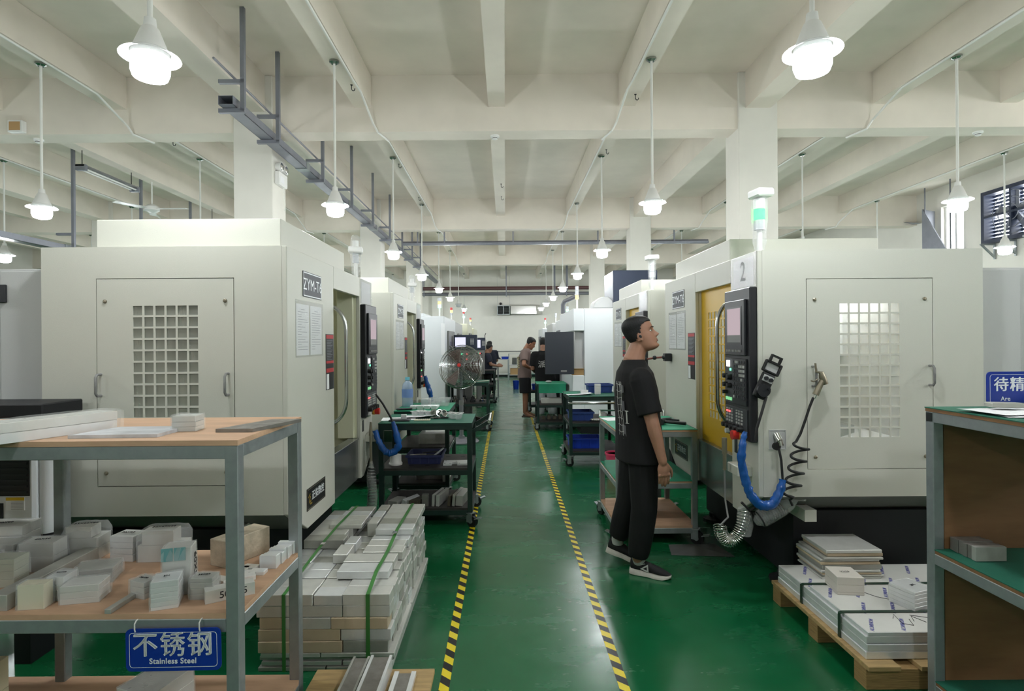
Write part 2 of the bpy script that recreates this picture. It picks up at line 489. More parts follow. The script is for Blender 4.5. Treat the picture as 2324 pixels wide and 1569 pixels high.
# girders, joists, columns, beams
BEAM_Y = [.92, 6.92, 12.92, 18.92]
COLX = [-9.06, -3.02, 3.06, 9.1]
for i, y in enumerate(BEAM_Y):
    struct(MB().box(XL, XR, y, y + .30, 4.12, ZC).build('beam', CEIL))
JX = [-13.7, -12.2, -10.65, -7.65, -6.15, -4.65, -1.70, -.085, 1.49, 4.56, 6.1, 7.65]
for x in JX:
    struct(MB().box(x - .1, x + .1, YF, YB, 4.41, ZC).build('beam', CEIL))
for x in COLX[:3]:
    struct(MB().box(x - .15, x + .15, YF, YB, 4.36, ZC).build('beam', CEIL))
for i, y in enumerate(BEAM_Y):
    for x in COLX[:3]:
        if i == 0: continue
        struct(MB().box(x - .235, x + .235, y - .03, y + .38, 0, ZC).build('column', WALL, bevel=.008))
# pilasters by the back wall
for x in COLX[:3]:
    struct(MB().box(x - .235, x + .235, YB - .22, YB, 0, ZC).build('column', WALL))

# ---------------------------------------------------------------- pendant lamps
def make_lamp(lit=True):
    t = thing('pendant_lamp', 'white conical pendant lamp on a long rod under a ceiling joist', 'lamp', (0, 0, 4.41))
    MB().lathe([(.0, 0), (.05, 0), (.05, -.02), (.028, -.035), (0, -.035)], 14).build('canopy', STAIN, t, smooth=.6)
    MB().cyl((0, 0, -.03), (0, 0, -1.28), .0125, n=8).build('rod', PIPEW, t, smooth=.6)
    MB().lathe([(0, -1.27), (.026, -1.27), (.03, -1.31), (.04, -1.32), (.082, -1.43), (.086, -1.455), (0, -1.455)], 18).build('housing', WHITEP, t, smooth=.5)
    MB().lathe([(.085, -1.425), (.131, -1.452), (.133, -1.458), (.085, -1.435)], 26).build('shade', SHADE, t, smooth=.6)
    MB().lathe([(.078, -1.457), (.085, -1.485), (.085, -1.525), (.074, -1.555), (.042, -1.568), (0, -1.571)], 16).build('lens', LED if lit else LEDOFF, t, smooth=.8)
    return t
lamp_on = make_lamp(True)
lamp_off = make_lamp(False)
tag(lamp_off, 'unlit grey pendant lamp hanging before the far duct', 'lamp')
lamp_off.location = (-1.70, 20.9, 4.41)
first = True
LX = [-10.65, -7.65, -4.65, -1.70, 1.49, 4.56, 7.65]
for x in LX:
    for k in range(-1, 8):
        y = 2.76 + 3.0 * k
        if x < -9 and k < 2: continue
        if x == -1.70 and k == 6: continue
        if k == 7 and abs(x) > 5: continue
        if x == 7.65 and k > 4: continue
        l = lamp_on if first else copy_tree(lamp_on)
        first = False
        jx = min(JX, key=lambda q: abs(q - x))
        l.location = (jx, y, 4.41)
        if abs(jx) < 2: l['label'] = 'lit white pendant lamp hanging over the edge of the green centre aisle'; l['group'] = 'pendant lamps along the centre aisle'
        elif jx > 0: l['label'] = 'lit white pendant lamp hanging between the yellow-door machines and the window wall'; l['group'] = 'pendant lamps toward the window wall'
        else: l['label'] = 'lit white pendant lamp hanging beyond the row of open-door machines'; l['group'] = 'pendant lamps over the side bays'

# white conduits clipped along the lamp joists, dropping under each beam
for x in sorted({min(JX, key=lambda q: abs(q - v)) for v in LX}):
    if x < -9: continue
    sx = 1 if x < 0 else -1
    cx = x + sx * .085
    for y0, y1 in ((1.25, 6.92), (7.24, 12.92), (13.24, 18.92)):
        pts = [(cx, y0, 4.395), (cx, y1 - .75, 4.395), (cx + sx * .02, y1 - .52, 4.38), (cx + sx * .05, y1 - .05, 4.20), (cx + sx * .10, y1 - .02, 4.105), (cx + sx * .17, y1 + .28, 4.105)]
        tag(MB().tube(pts, .013, 6).build('conduit', PIPEW, smooth=.7), 'white cable conduit clipped along a lamp joist and dropping under a beam', 'conduit', 'white conduits under the ceiling')

# hooks under the joists
hook_me = None
for x, y in [(-1.70, 6.3), (-.085, 10.3), (-1.70, 9.1), (-1.70, 11.2), (1.49, 8.5), (1.49, 6.6), (-.085, 11.2), (-4.65, 8.0), (-6.15, 7.7)]:
    mb = MB().tube([(0, 0, 0), (0, 0, -.045), (.008, 0, -.062), (.022, 0, -.066), (.034, 0, -.056), (.036, 0, -.04)], .0045, 6)
    mb.box(-.012, .012, -.012, .012, -.004, .001)
    tag(mb.build('ceiling_hook', DARK, None, loc=(x + .03, y, 4.41)), 'small dark steel hook screwed under a ceiling joist', 'hook', 'hooks under the joists')

# smoke detectors under the first beam
for x, y in ((-.11, 7.08), (-5.75, 7.08), (5.86, 7.08)):
    t = thing('smoke_detector', 'small round white smoke detector under the cross beam', 'detector', (x, y, 4.12), group='smoke detectors')
    MB().lathe([(0, 0), (.055, 0), (.055, -.018), (.045, -.022), (0, -.022)], 16).build('base', WHITEP, t, smooth=.5)
    MB().lathe([(0, -.022), (.036, -.022), (.034, -.045), (.018, -.052), (0, -.052)], 14).build('sensor', WHITEP, t, smooth=.5)
    MB().lathe([(.0345, -.03), (.0352, -.03), (.0352, -.038), (.0345, -.038)], 14).build('vent_ring', DARK, t)

# emergency light on the column
t = thing('emergency_light', 'white twin-spot emergency light on the column', 'light', (-2.785, 7.08, 3.60))
MB().box(0, .06, -.13, .13, -.09, .07).build('body', WHITEP, t, bevel=.008)
for sy in (-.075, .075):
    sp = MB().lathe([(0, -.05), (.045, -.05), (.06, .0), (.06, .02), (0, .02)], 14, M=Matrix.Rotation(PI / 2, 3, 'Y')).build('spot', WHITEP, t, smooth=.6, loc=(.05, sy, .13))
    MB().lathe([(0, .021), (.052, .021), (.04, .03), (0, .033)], 14, M=Matrix.Rotation(PI / 2, 3, 'Y')).build('spot_glass', CHROME, sp, smooth=.6)
MB().box(.06, .062, -.1, .02, -.06, .02).build('label_plate', PAPER, t)
MB().tube([(.03, .06, -.09), (.04, .1, -.3), (.02, .12, -.36)], .004, 5).build('cord', PIPEW, t)

# junction box on the first beam
t = thing('junction_box', 'off-white junction box fixed to the face of the cross beam', 'box', (-5.85, 6.92, 4.20))
MB().box(-.09, .09, -.07, 0, -.07, .07).build('body', WHITEP, t, bevel=.006)
MB().box(-.065, .065, -.075, -.07, -.05, .05).build('cover', CARD, t)

# ---------------------------------------------------------------- cable trays with L hangers
def tray(x, y0, y1, z, hy, w, label, cond=True, hz=None):
    t = thing('cable_tray', label, 'cable tray', (x, y0, z))
    L_ = y1 - y0
    m = MB().box(-w / 2, w / 2, 0, L_, 0, .004).box(-w / 2, -w / 2 + .004, 0, L_, 0, .08).box(w / 2 - .004, w / 2, 0, L_, 0, .08).box(-w / 2, w / 2, 0, L_, .08, .084)
    m.build('tray', TRAYG, t)
    n = int(L_ / 2)
    cp = None
    for i in range(1, n):
        if cp is None: cp = MB().box(-w / 2 - .006, w / 2 + .006, 0, .12, -.005, .09).build('coupling', GALV, t, loc=(0, i * 2.0, 0))
        else: shared(cp, t, (0, i * 2.0, 0))
    first = None
    for y in hy:
        if first is None:
            mb = MB().box(w / 2 + .03, w / 2 + .07, -.02, .02, -.03, ZC - z).box(-w / 2 - .04, w / 2 + .07, -.02, .02, -.045, -.005).box(-w / 2 - .04, w / 2 + .07, -.02, .02, .24, .275)
            first = mb.build('hanger', TRAYG, t, loc=(0, y - y0, 0))
        else: shared(first, t, (0, y - y0, 0))
    if cond:
        MB().tube([(w / 2 - .03, -.3, .29), (w / 2 - .03, L_, .29)], .012, 6).build('conduit', PIPEG, t, smooth=.7)
    return t
tray(-2.62, 5.4, 22, 3.83, [5.5, 6.35, 7.9, 9.4, 10.9, 12.5, 14, 15.5, 17], .14, 'grey steel cable tray on L-shaped hangers passing the columns')
tray(-6.6, 6.5, 22, 2.98, [7.0, 8.6, 10.2, 11.8, 13.4], .16, 'grey steel cable tray on long hangers over the far side bay', cond=False)
t = thing('cable_tray', 'grey cable tray crossing the hall under the second beam', 'cable tray', (-2.4, 13.45, 3.86))
MB().box(0, 7.2, 0, .12, 0, .05).build('tray', TRAYG, t)
MB().tube([(0, .06, .075), (7.2, .06, .075)], .02, 6).build('pipe', PIPEG, t, smooth=.7)
h0 = None
for x in (.35, .98, 2.6, 4.6, 6.4):
    if h0 is None: h0 = MB().box(-.015, .015, .04, .08, 0, ZC - 3.86).build('hanger', TRAYG, t, loc=(x, 0, 0))
    else: shared(h0, t, (x, 0, 0))

# pipes before the back wall
for nm, z, r, mt, lb in (('water_pipe', 3.72, .075, PIPER, 'brown painted pipe crossing before the end wall'), ('gas_pipe', 3.53, .07, PIPEG, 'grey painted pipe crossing below the brown pipe')):
    t = thing(nm, lb, 'pipe', (-4.4, 23.0 if z > 3.6 else 23.4, z))
    MB().tube([(0, 0, 0), (9.6, 0, 0)], r, 10).build('pipe', mt, t, smooth=.7)
    h0 = None
    for x in (1.1, 4.45, 6.4, 6.9):
        if h0 is None: h0 = MB().box(-.02, .02, -.10, -.07, -.12, ZC - z).build('hanger', TRAYG, t, loc=(x, 0, 0))
        else: shared(h0, t, (x, 0, 0))

# duct and louvre on the back wall
t = thing('air_duct', 'silver air duct with a square louvred outlet on the end wall', 'duct', (-.35, 25.3, 2.76))
MB().box(.58, 1.72, -.1, .40, .03, .39).build('duct', CHROME, t, bevel=.01)
MB().prism([(1.72, .40), (1.72, -.1), (2.02, .40)], 'z', .03, .39).build('duct_end', CHROME, t)
MB().plate([0, .03, .26, .29, .52, .55], [0, .03, .38, .41], lambda i, j: i in (0, 2, 4) or j in (0, 2), .5, lambda u, v, d: (u, d - .1, v)).build('louvre_frame', GALV, t)
MB().box(.03, .52, .2, .22, .03, .38).build('backing', DARK, t)
sl = None
for c in (0, 1):
    for i in range(7):
        lo = (.03 + c * .26, 0, .055 + i * .048)
        if sl is None: sl = MB().cbox(.115, 0, 0, .23, .05, .006, rot=(.5, 0, 0)).build('slat', GALV, t, loc=lo)
        else: shared(sl, t, lo)
for px in (.0, .55):
    MB().box(px, px + .008, -.05, -.042, .41, 1.7).build('hanger_wire', GALV, t)
tag(MB().lathe([(0, 0), (.05, 0), (.06, .05), (.04, .09), (0, .1)], 12, M=Matrix.Rotation(PI / 2, 3, 'X')).build('wall_camera', BLACK, None, loc=(-.2, YB, 3.28), smooth=.6), 'small black round wall camera above the louvred outlet', 'camera')

# exhaust fan set in the window wall
t = thing('exhaust_fan', 'large dark louvred exhaust fan set into the window wall', 'fan', (XR, 10.4, 3.36))
MB().plate([-.64, -.57, -.02, .02, .57, .64], [0, .07, .49, .53, .93, 1.0], lambda i, j: i in (0, 2, 4) or j in (0, 2, 4), .22, lambda u, v, d: (-.12 + d, u, v)).build('frame', NAVY, t)
sl = None
for i in range(13):
    z = .10 + i * .067
    if sl is None: sl = MB().cbox(0, 0, 0, .05, 1.14, .004, rot=(0, .9, 0)).build('slat', NAVY, t, loc=(.06, 0, z))
    else: shared(sl, t, (.06, 0, z))
rg = MB()
for r in (.14, .28, .40): rg.tube([(-.10, r * math.cos(a * PI / 16), .5 + r * math.sin(a * PI / 16)) for a in range(32)], .008, 5, closed=True)
rg.build('guard_ring', TRAYG, t)
MB().lathe([(0, -.06), (.11, -.06), (.11, .06), (0, .06)], 14, M=Matrix.Rotation(PI / 2, 3, 'Y')).build('motor', NAVY, t, loc=(.0, 0, .5))
bl = None
for k in range(5):
    if bl is None: bl = MB().cbox(0, 0, .24, .02, .14, .30, rot=(0, 0, .5)).build('blade', TRAYG, t, loc=(-.03, 0, .5))
    else: shared(bl, t, (-.03, 0, .5), (k * 2 * PI / 5, 0, 0))
br = None
for y in (-.45, 0.0, .45):
    if br is None: br = MB().bar((0, 0, -.02), (-.28, 0, -.02), .03, .03).bar((-.26, 0, -.02), (-.01, 0, -.26), .03, .03).bar((-.012, 0, 0), (-.012, 0, -.3), .03, .024).build('bracket', GALV, t, loc=(-.012, y, 0))
    else: shared(br, t, (-.012, y, 0))
# sheet metal hood beside the fan
t = thing('vent_hood', 'grey sheet metal hood hanging askew before a bright window', 'hood', (XR - .02, 11.9, 3.3))
MB().prism([(.42, -.05), (-.36, -.08), (.42, 1.05)], 'x', -.30, -.28).build('front_sheet', TRAYG, t)
MB().add([(-.28, .42, -.05), (-.02, .42, .0), (-.02, .42, 1.0), (-.28, .42, 1.05)], [(0, 1, 2, 3)]).build('side_sheet', TRAYG, t)
MB().add([(-.28, .42, -.05), (-.28, -.36, -.08), (-.02, -.36, .0), (-.02, .42, .0)], [(0, 1, 2, 3)]).build('bottom_sheet', TRAYG, t)
MB().add([(-.30, .42, .75), (-.02, .46, .8), (-.02, 1.15, .86), (-.30, 1.0, .90)], [(0, 1, 2, 3)]).build('flap', TRAYG, t)
for y in (.40, -.30): MB().bar((-.25, y, -.06), (-.25, y, 1.5), .02, .02).build('hanger_rod', TRAYG, t)

# fluorescent battens over the far side bay
for k, (x, y) in enumerate(((-6.15, 8.3), (-6.15, 12.0))):
    t = thing('fluorescent_batten', 'twin-tube fluorescent batten hanging from a joist above the cable tray', 'light', (x, y, 4.14), group='hanging fluorescent battens')
    MB().box(-.07, .07, 0, 1.25, .03, .05).build('body', GREYP, t)
    for sx in (-.04, .04): MB().cyl((sx, .03, 0), (sx, 1.22, 0), .014, n=8).build('tube', WHITEP, t, smooth=.7)
    for yy in (0, 1.2): MB().box(-.075, .075, yy, yy + .07, -.03, .06).build('end_cap', TRAYG, t, bevel=.01)
    for yy in (.05, 1.15): MB().tube([(0, yy, .05), (.0, yy, .27)], .006, 5).build('hanger', DARK, t)
t = thing('ceiling_fan', 'small white ceiling fan with a round motor over the far side bay', 'fan', (-6.15, 10.0, 4.41))
MB().cyl((0, 0, 0), (0, 0, -.42), .012, n=8).build('rod', PIPEW, t)
MB().lathe([(0, -.40), (.06, -.40), (.12, -.44), (.12, -.50), (.07, -.53), (0, -.54)], 18).build('motor', WHITEP, t, smooth=.5)
bl = None
for k in range(3):
    if bl is None: bl = MB().cbox(.36, 0, -.47, .5, .11, .008, rot=(.12, 0, 0)).build('blade', WHITEP, t)
    else: shared(bl, t, (0, 0, 0), (0, 0, k * 2 * PI / 3))

# ---------------------------------------------------------------- aisle marking tape
k45 = (.9, 1.0, 0)
TAPE = stripes_mat('hazard_tape', srgb(232, 210, 40), srgb(24, 25, 26), .118, .5, k45, .4)
for x, lb in ((-.291, 'yellow and black floor tape on the aisle edge beside the strapped aluminium'), (.526, 'yellow and black floor tape on the aisle edge beside the standing man')):
    tag(MB().box(-.0235, .0235, 0, 11.5, 0, .0012).build('floor_tape', TAPE, None, loc=(x, 1.5, 0)), lb, 'floor tape')
# ================================================================ DRILLING AND TAPPING CENTRES
RX = (PI / 2, 0, PI / 2)            # lettering on a front facing local +x
ML, MD = 1.95, 1.33
def window_plate(u0, u1, v0, v1, a0, a1, b0, b1, nc, nr, t, mp, web=.0105):
    pu, pv = (a1 - a0) / nc, (b1 - b0) / nr
    us = [u0]; vs = [v0]
    for i in range(nc): us += [a0 + i * pu + web / 2, a0 + (i + 1) * pu - web / 2]
    for j in range(nr): vs += [b0 + j * pv + web / 2, b0 + (j + 1) * pv - web / 2]
    us.append(u1); vs.append(v1)
    return MB().plate(us, vs, lambda i, j: not (i % 2 == 1 and j % 2 == 1), t, mp)

def cnc(label, loc, rz, door=YELLOW, is_open=False, lit=True, number=None, beacon='plain', side_far=True, prints=True):
    t = thing('machining_centre', label, 'machine', loc, rz)
    # shell
    MB().prism([(0, .64), (.30, .47), (.84, .47), (.84, 2.1), (0, 2.1)], 'x', -.03, 0).build('front_panel', PAINT, t, bevel=.004)
    MB().box(-.03, 0, .842, 1.548, 1.945, 2.1).build('header_panel', PAINT, t, bevel=.003)
    MB().prism([(1.55, .47), (1.65, .47), (1.95, .64), (1.95, 2.1), (1.55, 2.1)], 'x', -.03, 0).build('control_column', PAINT, t, bevel=.004)
    mb = MB().box(-.05, -.02, .842, 1.548, .47, .79).box(-.09, -.012, .842, 1.548, .785, .80)
    mb.build('splash_tray', TRAY, t, bevel=.003)
    for y0, y1 in ((.80, .838), (1.552, 1.59)): MB().box(-.2, -.03, y0, y1, .8, 2.05).build('door_jamb', CREAM if door is not YELLOW else PAINT, t)
    dx0, dx1, dz0, dz1 = -1.03, -.29, .805, 1.925
    g = .004
    for e, ye in ((0, 0.0), (1, ML)):
        if e == 1 and not side_far:
            MB().box(-MD, -.03, ML - .03, ML, .64, 2.1).build('side_panel', PAINT, t); continue
        mp = (lambda u, v, d: (u, d, v)) if e == 0 else (lambda u, v, d: (u, ML - d, v))
        MB().plate([-MD, dx0 - g, dx1 + g, -.028], [.64, dz0 - g, dz1 + g, 2.1], lambda i, j: not (i == 1 and j == 1), .03, mp).build('side_panel', PAINT, t)
        d = window_plate(dx0, dx1, dz0, dz1, -.84, -.478, .985, 1.785, 6, 13, .005, mp).build('side_door', PAINT, t)
        MB().plate([dx0 - .02, dx0 + .02, dx1 - .02, dx1 + .02], [dz0 - .02, dz0 + .02, dz1 - .02, dz1 + .02], lambda i, j: not (i == 1 and j == 1), .006, (lambda u, v, k: (u, .031 + k, v)) if e == 0 else (lambda u, v, k: (u, ML - .031 - k, v))).build('seam_light_stop', DARK, t)  # dark ring added behind the seam to stop interior light leaking out
        sy = -1 if e == 0 else 1
        yb = .007 if e == 0 else ML - .007
        MB().box(-.86, -.46, min(yb, yb - sy * .006), max(yb, yb - sy * .006), .965, 1.805).build('viewing_glass', GLASSD if not lit else GLASS, d)
        sc = None
        for sx, sz in ((dx0 + .045, dz1 - .12), (dx1 - .045, dz1 - .12), (dx0 + .045, dz0 + .07), (dx1 - .045, dz0 + .07)):
            lo = (sx, ye, sz)
            if sc is None: sc = MB().lathe([(0, 0), (.011, 0), (.011, .004), (.006, .008), (0, .008)], 10, M=Matrix.Rotation(PI / 2 * -sy, 3, 'X')).build('screw', GUN, d, loc=lo)
            else: shared(sc, d, lo)
        for hx in (dx0 + .02, dx1 - .03):
            MB().tube([(hx, ye, 1.295), (hx, ye + sy * .03, 1.295), (hx, ye + sy * .042, 1.31), (hx, ye + sy * .042, 1.395), (hx, ye + sy * .03, 1.41), (hx, ye, 1.41)], .007, 7).build('handle', GREYP, d, smooth=.8)
    MB().box(-MD, -MD + .03, .03, ML - .03, .64, 2.1).build('rear_panel', PAINT, t)
    MB().box(-MD + .03, -.03, .03, ML - .03, 2.06, 2.098).build('roof_panel', PAINT, t)
    MB().box(-1.10, -.07, .10, 1.36, 2.10, 2.27).build('upper_housing', PAINT, t, bevel=.004)
    # sloped underside
    v = [(-MD, 0, .64), (-.03, 0, .64), (-.03, ML, .64), (-MD, ML, .64), (-MD + .2, .30, .47), (-.03, .30, .47), (-.03, ML - .3, .47), (-MD + .2, ML - .3, .47)]
    MB().add(v, [(0, 1, 5, 4), (2, 3, 7, 6), (3, 0, 4, 7), (4, 5, 6, 7)]).build('hopper', GREYP, t, recalc=True)
    MB().box(-1.26, -.30, .20, ML - .20, .06, .50).build('machine_base', DARK, t)
    ft = None
    for fx in (-.95, -.3):
        for fy in (.35, ML - .35):
            if ft is None: ft = MB().lathe([(0, 0), (.08, 0), (.08, .025), (.03, .04), (.03, .07), (0, .07)], 12).build('foot', DARK, t, loc=(fx, fy, 0))
            else: shared(ft, t, (fx, fy, 0))
    for y0, y1 in ((.04, .24), (ML - .24, ML - .04)): MB().box(-.36, -.29, y0, y1, .48, .55).build('lifting_bracket', PAINT, t)
    # interior
    lin = PAINT_W if lit else CREAM
    MB().box(-1.0, -.97, .03, ML - .03, .64, 2.06).build('rear_liner', lin, t)
    MB().add([(-.97, .03, .95), (-.05, .03, .66), (-.05, ML - .03, .66), (-.97, ML - .03, .95)], [(0, 1, 2, 3)]).build('floor_liner', lin, t)
    MB().box(-.9, -.25, .55, 1.4, .86, .98).build('work_table', TRAY, t)
    MB().box(-.97, -.6, .8, 1.15, 1.45, 2.06).lathe([(0, 1.25), (.05, 1.25), (.06, 1.45), (0, 1.45)], 14, (-.72, .97, 0)).build('spindle_head', lin, t)
    if not side_far or is_open:
        MB().box(-.97, -.05, 1.60, 1.63, .66, 2.06).build('inner_wall', CREAM, t)
        MB().box(-.18, -.05, 1.52, 1.60, .8, 2.05).build('inner_trim', CREAM, t, bevel=.004)
    if lit:
        MB().box(-.93, -.90, .5, 1.6, 1.93, 1.97).build('work_light', WORKLIGHT, t)
    else:
        MB().box(-.93, -.91, 1.15, 1.45, 1.95, 1.97).build('work_light', WORKLIGHT_S, t)
    # sliding door
    oy = -.60 if is_open else 0.0
    d = window_plate(.835, 1.545, .80, 1.955, .98, 1.36, .985, 1.785, 6, 13, .006, lambda u, v, k: (-.056 + k, u + oy, v)).build('sliding_door', door, t)
    MB().box(-.063, -.059, .96 + oy, 1.38 + oy, .965, 1.805).build('door_glass', GLASS, d)
    hy = 1.49 + oy
    pts = []
    for q in range(9):
        a = PI / 2 * q / 8
        pts.append((-.05 + .12 * math.sin(a), hy - .02 + .02 * math.sin(a), 1.83 - .17 * (1 - math.cos(a))))
    pts += [(x, y, 2.84 - z) for x, y, z in reversed(pts)]
    MB().tube(pts, .013, 10).build('door_handle', STAIN, d, smooth=.8)
    # rear electrical cabinet
    cb = MB().box(-1.74, -MD, .12, ML - .12, .40, 2.0).build('electrical_cabinet', PAINT_G, t, bevel=.005)
    for ye, sy in ((.12, -1), (ML - .12, 1)):
        dd = MB().box(-1.64, -MD - .02, min(ye, ye + sy * .02), max(ye, ye + sy * .02), .42, 1.985).build('cabinet_door', PAINT_G, cb, bevel=.003)
        for z in ((.95, 1.86) if sy < 0 else ()): MB().box(-1.69, -1.60, min(ye + sy * .02, ye + sy * .035), max(ye + sy * .02, ye + sy * .035), z - .05, z + .05).build('hinge', BLACK, cb, bevel=.003)
    MB().tube([(-1.45, .3, 2.0), (-1.43, .3, 2.06), (-1.3, .32, 2.06), (-1.2, .4, 2.14)], .014, 7).build('cable', RUBBER, t, smooth=.8)
    # control panel
    cp = MB().box(0, .045, 1.555, 1.945, .96, 1.885).build('control_panel', BLACK, t, bevel=.006)
    MB().box(.045, .062, 1.60, 1.905, 1.475, 1.815).build('screen_bezel', BLACK, cp, bevel=.004)
    MB().box(.062, .064, 1.635, 1.865, 1.54, 1.775).build('screen_frame', BLACKM, cp)
    MB().box(.064, .0645, 1.65, 1.85, 1.555, 1.765).build('screen', SCREEN, cp)
    MB().box(.0646, .0649, 1.65, 1.85, 1.555, 1.60).build('screen_footer', GREYP, cp)
    sk = MB()
    for i in range(10): sk.box(.062, .067, 1.64 + i * .0225, 1.655 + i * .0225, 1.495, 1.51)
    sk.build('soft_keys', GREYP, cp)['kind'] = 'stuff'
    MB().box(.045, .055, 1.71, 1.905, 1.17, 1.455).build('keypad_plate', BLACK, cp, bevel=.002)
    kd, kl = MB(), MB()
    for r in range(9):
        for c in range(6):
            tgt = kl if (r in (1, 2, 3) and c >= 3) or (r, c) in ((4, 4), (8, 0), (0, 1), (0, 2)) else kd
            y0, z0 = 1.722 + c * .029, 1.425 - r * .027
            tgt.box(.055, .060, y0, y0 + .02, z0, z0 + .016)
    kd.build('dark_keys', GREYP_D, cp)['kind'] = 'stuff'; kl.build('light_keys', PAINT_G, cp)['kind'] = 'stuff'
    MB().box(.045, .05, 1.57, 1.70, 1.17, 1.455).build('switch_plate', GREYP_D, cp, bevel=.002)
    MB().box(.05, .058, 1.615, 1.655, 1.40, 1.44).build('power_key', WLED, cp)
    MB().box(.05, .056, 1.66, 1.675, 1.375, 1.39).build('status_led', GLED, cp)
    for y, z, r in ((1.60, 1.34, .017), (1.668, 1.335, .021), (1.60, 1.285, .017), (1.668, 1.28, .017), (1.60, 1.235, .014)):
        MB().cyl((.05, y, z), (.078, y, z), r, r * .8, 12).build('knob', RUBBER, cp, smooth=.6)
    gk = MB()
    for i in range(3): gk.box(.05, .056, 1.595 + i * .034, 1.615 + i * .034, 1.185, 1.205)
    gk.build('green_keys', GLED_D, cp)['kind'] = 'stuff'
    MB().box(.045, .05, 1.575, 1.905, .985, 1.15).build('lower_plate', GREYP_D, cp, bevel=.002)
    k1, k2 = MB(), MB()
    for r in range(5):
        for c in range(7):
            if c == 3: continue
            tgt = k2 if (r == 1 and c in (0, 1)) else k1
            y0, z0 = 1.60 + c * .038, 1.128 - r * .0195
            tgt.box(.05, .055, y0, y0 + .02, z0, z0 + (.012 if r else .006))
    k1.build('function_keys', PAINT_G, cp)['kind'] = 'stuff'; k2.build('red_keys', RLED, cp)['kind'] = 'stuff'
    for i in range(5): MB().cyl((.05, 1.60 + i * .06, 1.025), (.085, 1.60 + i * .06, 1.025), .018, .015, 12).build('knob', RUBBER, cp, smooth=.6)
    MB().cyl((.045, 1.62, .985), (.07, 1.62, .985), .016, n=12).build('push_button', WHITEP, cp)
    es = MB().cyl((.04, 1.80, .985), (.062, 1.80, .985), .030, n=16).build('stop_collar', AMBER, cp, smooth=.6)
    MB().cyl((.062, 1.80, .985), (.10, 1.80, .985), .027, .029, 16).build('stop_button', RED, es, smooth=.6)
    MB().box(.0, .004, 1.60, 1.64, .84, .93).build('lock_slot', BLACK, t)
    MB().box(0, .09, 1.70, 1.86, .74, .80).build('tool_bracket', PAINT, t, bevel=.004)
    # paper in a sleeve above the panel
    MB().box(0.001, .002, 1.60, 1.90, 1.90, 2.075).build('notice_sheet', PAPER, t)
    MB().box(0.004, .006, 1.565, 1.945, 1.89, 2.095).build('notice_sleeve', FILMB, t)
    if number: text(number, .17, INK, t, (.0035, 1.75, 1.99), RX, name='number', bold=.004)
    if prints:
        pl = MB().box(0, .004, .24, .57, 1.845, 1.995).build('name_plate', NAVYPLATE, t)
        MB().plate([.244, .25, .56, .566], [1.849, 1.855, 1.985, 1.991], lambda i, j: not (i == 1 and j == 1), .0008, lambda u, v, d: (.004 + d, u, v)).build('plate_border', SIGNW, pl)
        text('ZYM-T6', .098, SIGNW, pl, (.005, .405, 1.917), RX, bold=.0)
        for k in (0, 1):
            y0 = .13 + k * .235
            pg = MB().box(0, .0015, y0, y0 + .21, 1.50, 1.797).build('instruction_sheet', PAPER, t)
            ln = MB()
            r2 = random.Random(3 + k)
            for q in range(17):
                w = r2.choice((.15, .16, .165, .12, .06)) if q else .06
                ys0 = y0 + (.025 if q else .075)
                ln.box(.0015, .0019, ys0, ys0 + w, 1.765 - q * .0145, 1.7675 - q * .0145)
            ln.build('printed_lines', GREYINK, pg)['kind'] = 'stuff'
        MB().box(0, .003, .12, .60, 1.49, 1.82).build('sheet_film', FILM, t)
        st = MB().box(0, .002, .66, .825, 1.26, 1.63).build('warning_strip', BLACKM, t)
        for z0, z1 in ((1.60, 1.625), (1.435, 1.452), (1.375, 1.402)): MB().box(.002, .003, .665, .82, z0, z1).build('red_band', REDL, st)
        ln = MB()
        for q in range(13): ln.box(.002, .0028, .68, .80 - (q % 3) * .02, 1.585 - q * .0105, 1.588 - q * .0105)
        ln.build('small_print', GREYINK, st)['kind'] = 'stuff'
        MB().box(.002, .003, .668, .72, 1.265, 1.365).build('pictogram', PAPER, st)
        lp = MB().box(0, .004, .28, .62, .575, .705).build('maker_plate', BLACKM, t)
        MB().plate([.284, .289, .611, .616], [.579, .584, .696, .701], lambda i, j: not (i == 1 and j == 1), .0008, lambda u, v, d: (.004 + d, u, v)).build('plate_border', GUN, lp)
        text('\u6b63\u4f51\u6570\u63a7', .058, SIGNW, lp, (.005, .475, .645), RX, bold=.006)
        for q, (a, b, r) in enumerate(((.315, .66, .5), (.325, .64, .9), (.33, .622, .2), (.345, .608, .0))):
            MB().cbox(.0045, a, b, .001, .035, .008, rot=(r, 0, 0)).build('emblem_stroke', GOLD, lp)
    # signal beacon
    bx, by = -.09, 1.78
    bc = MB().cyl((bx, by, 2.09), (bx, by, 2.25), .016, n=10).build('beacon', WHITEP, t, smooth=.7)
    for q, m in enumerate((LEDOFF, LEDOFF, WHITEP)):
        MB().cyl((bx, by, 2.25 + q * .065), (bx, by, 2.31 + q * .065), .033 if beacon == 'green' else .026, n=14).build('beacon_lamp', GLEDS if (beacon == 'green' and q == 1) else m, bc, smooth=.7)
    rr = random.Random(int(loc[1] * 10))
    prof = [(.026, 2.12), (.038, 2.17), (.040, 2.24), (.046, 2.30), (.044, 2.38), (.048, 2.42), (.040, 2.475), (.016, 2.49)]
    w = MB().lathe([(r * rr.uniform(.92, 1.08), z) for r, z in prof], 12, (bx, by, 0)).build('bubble_wrap', FILMB, bc, smooth=1.0)
    if beacon == 'green': MB().cbox(bx - .01, by, 2.475, .12, .11, .05, rot=(.05, .06, .3)).build('foam_cap', FOAM, bc, bevel=.01)
    else: MB().cbox(bx, by, 2.36 if loc[0] < 0 else 2.46, .12, .12, .05, rot=(.0, .05, .2)).build('foam_cap', FOAM, bc, bevel=.01)
    return t
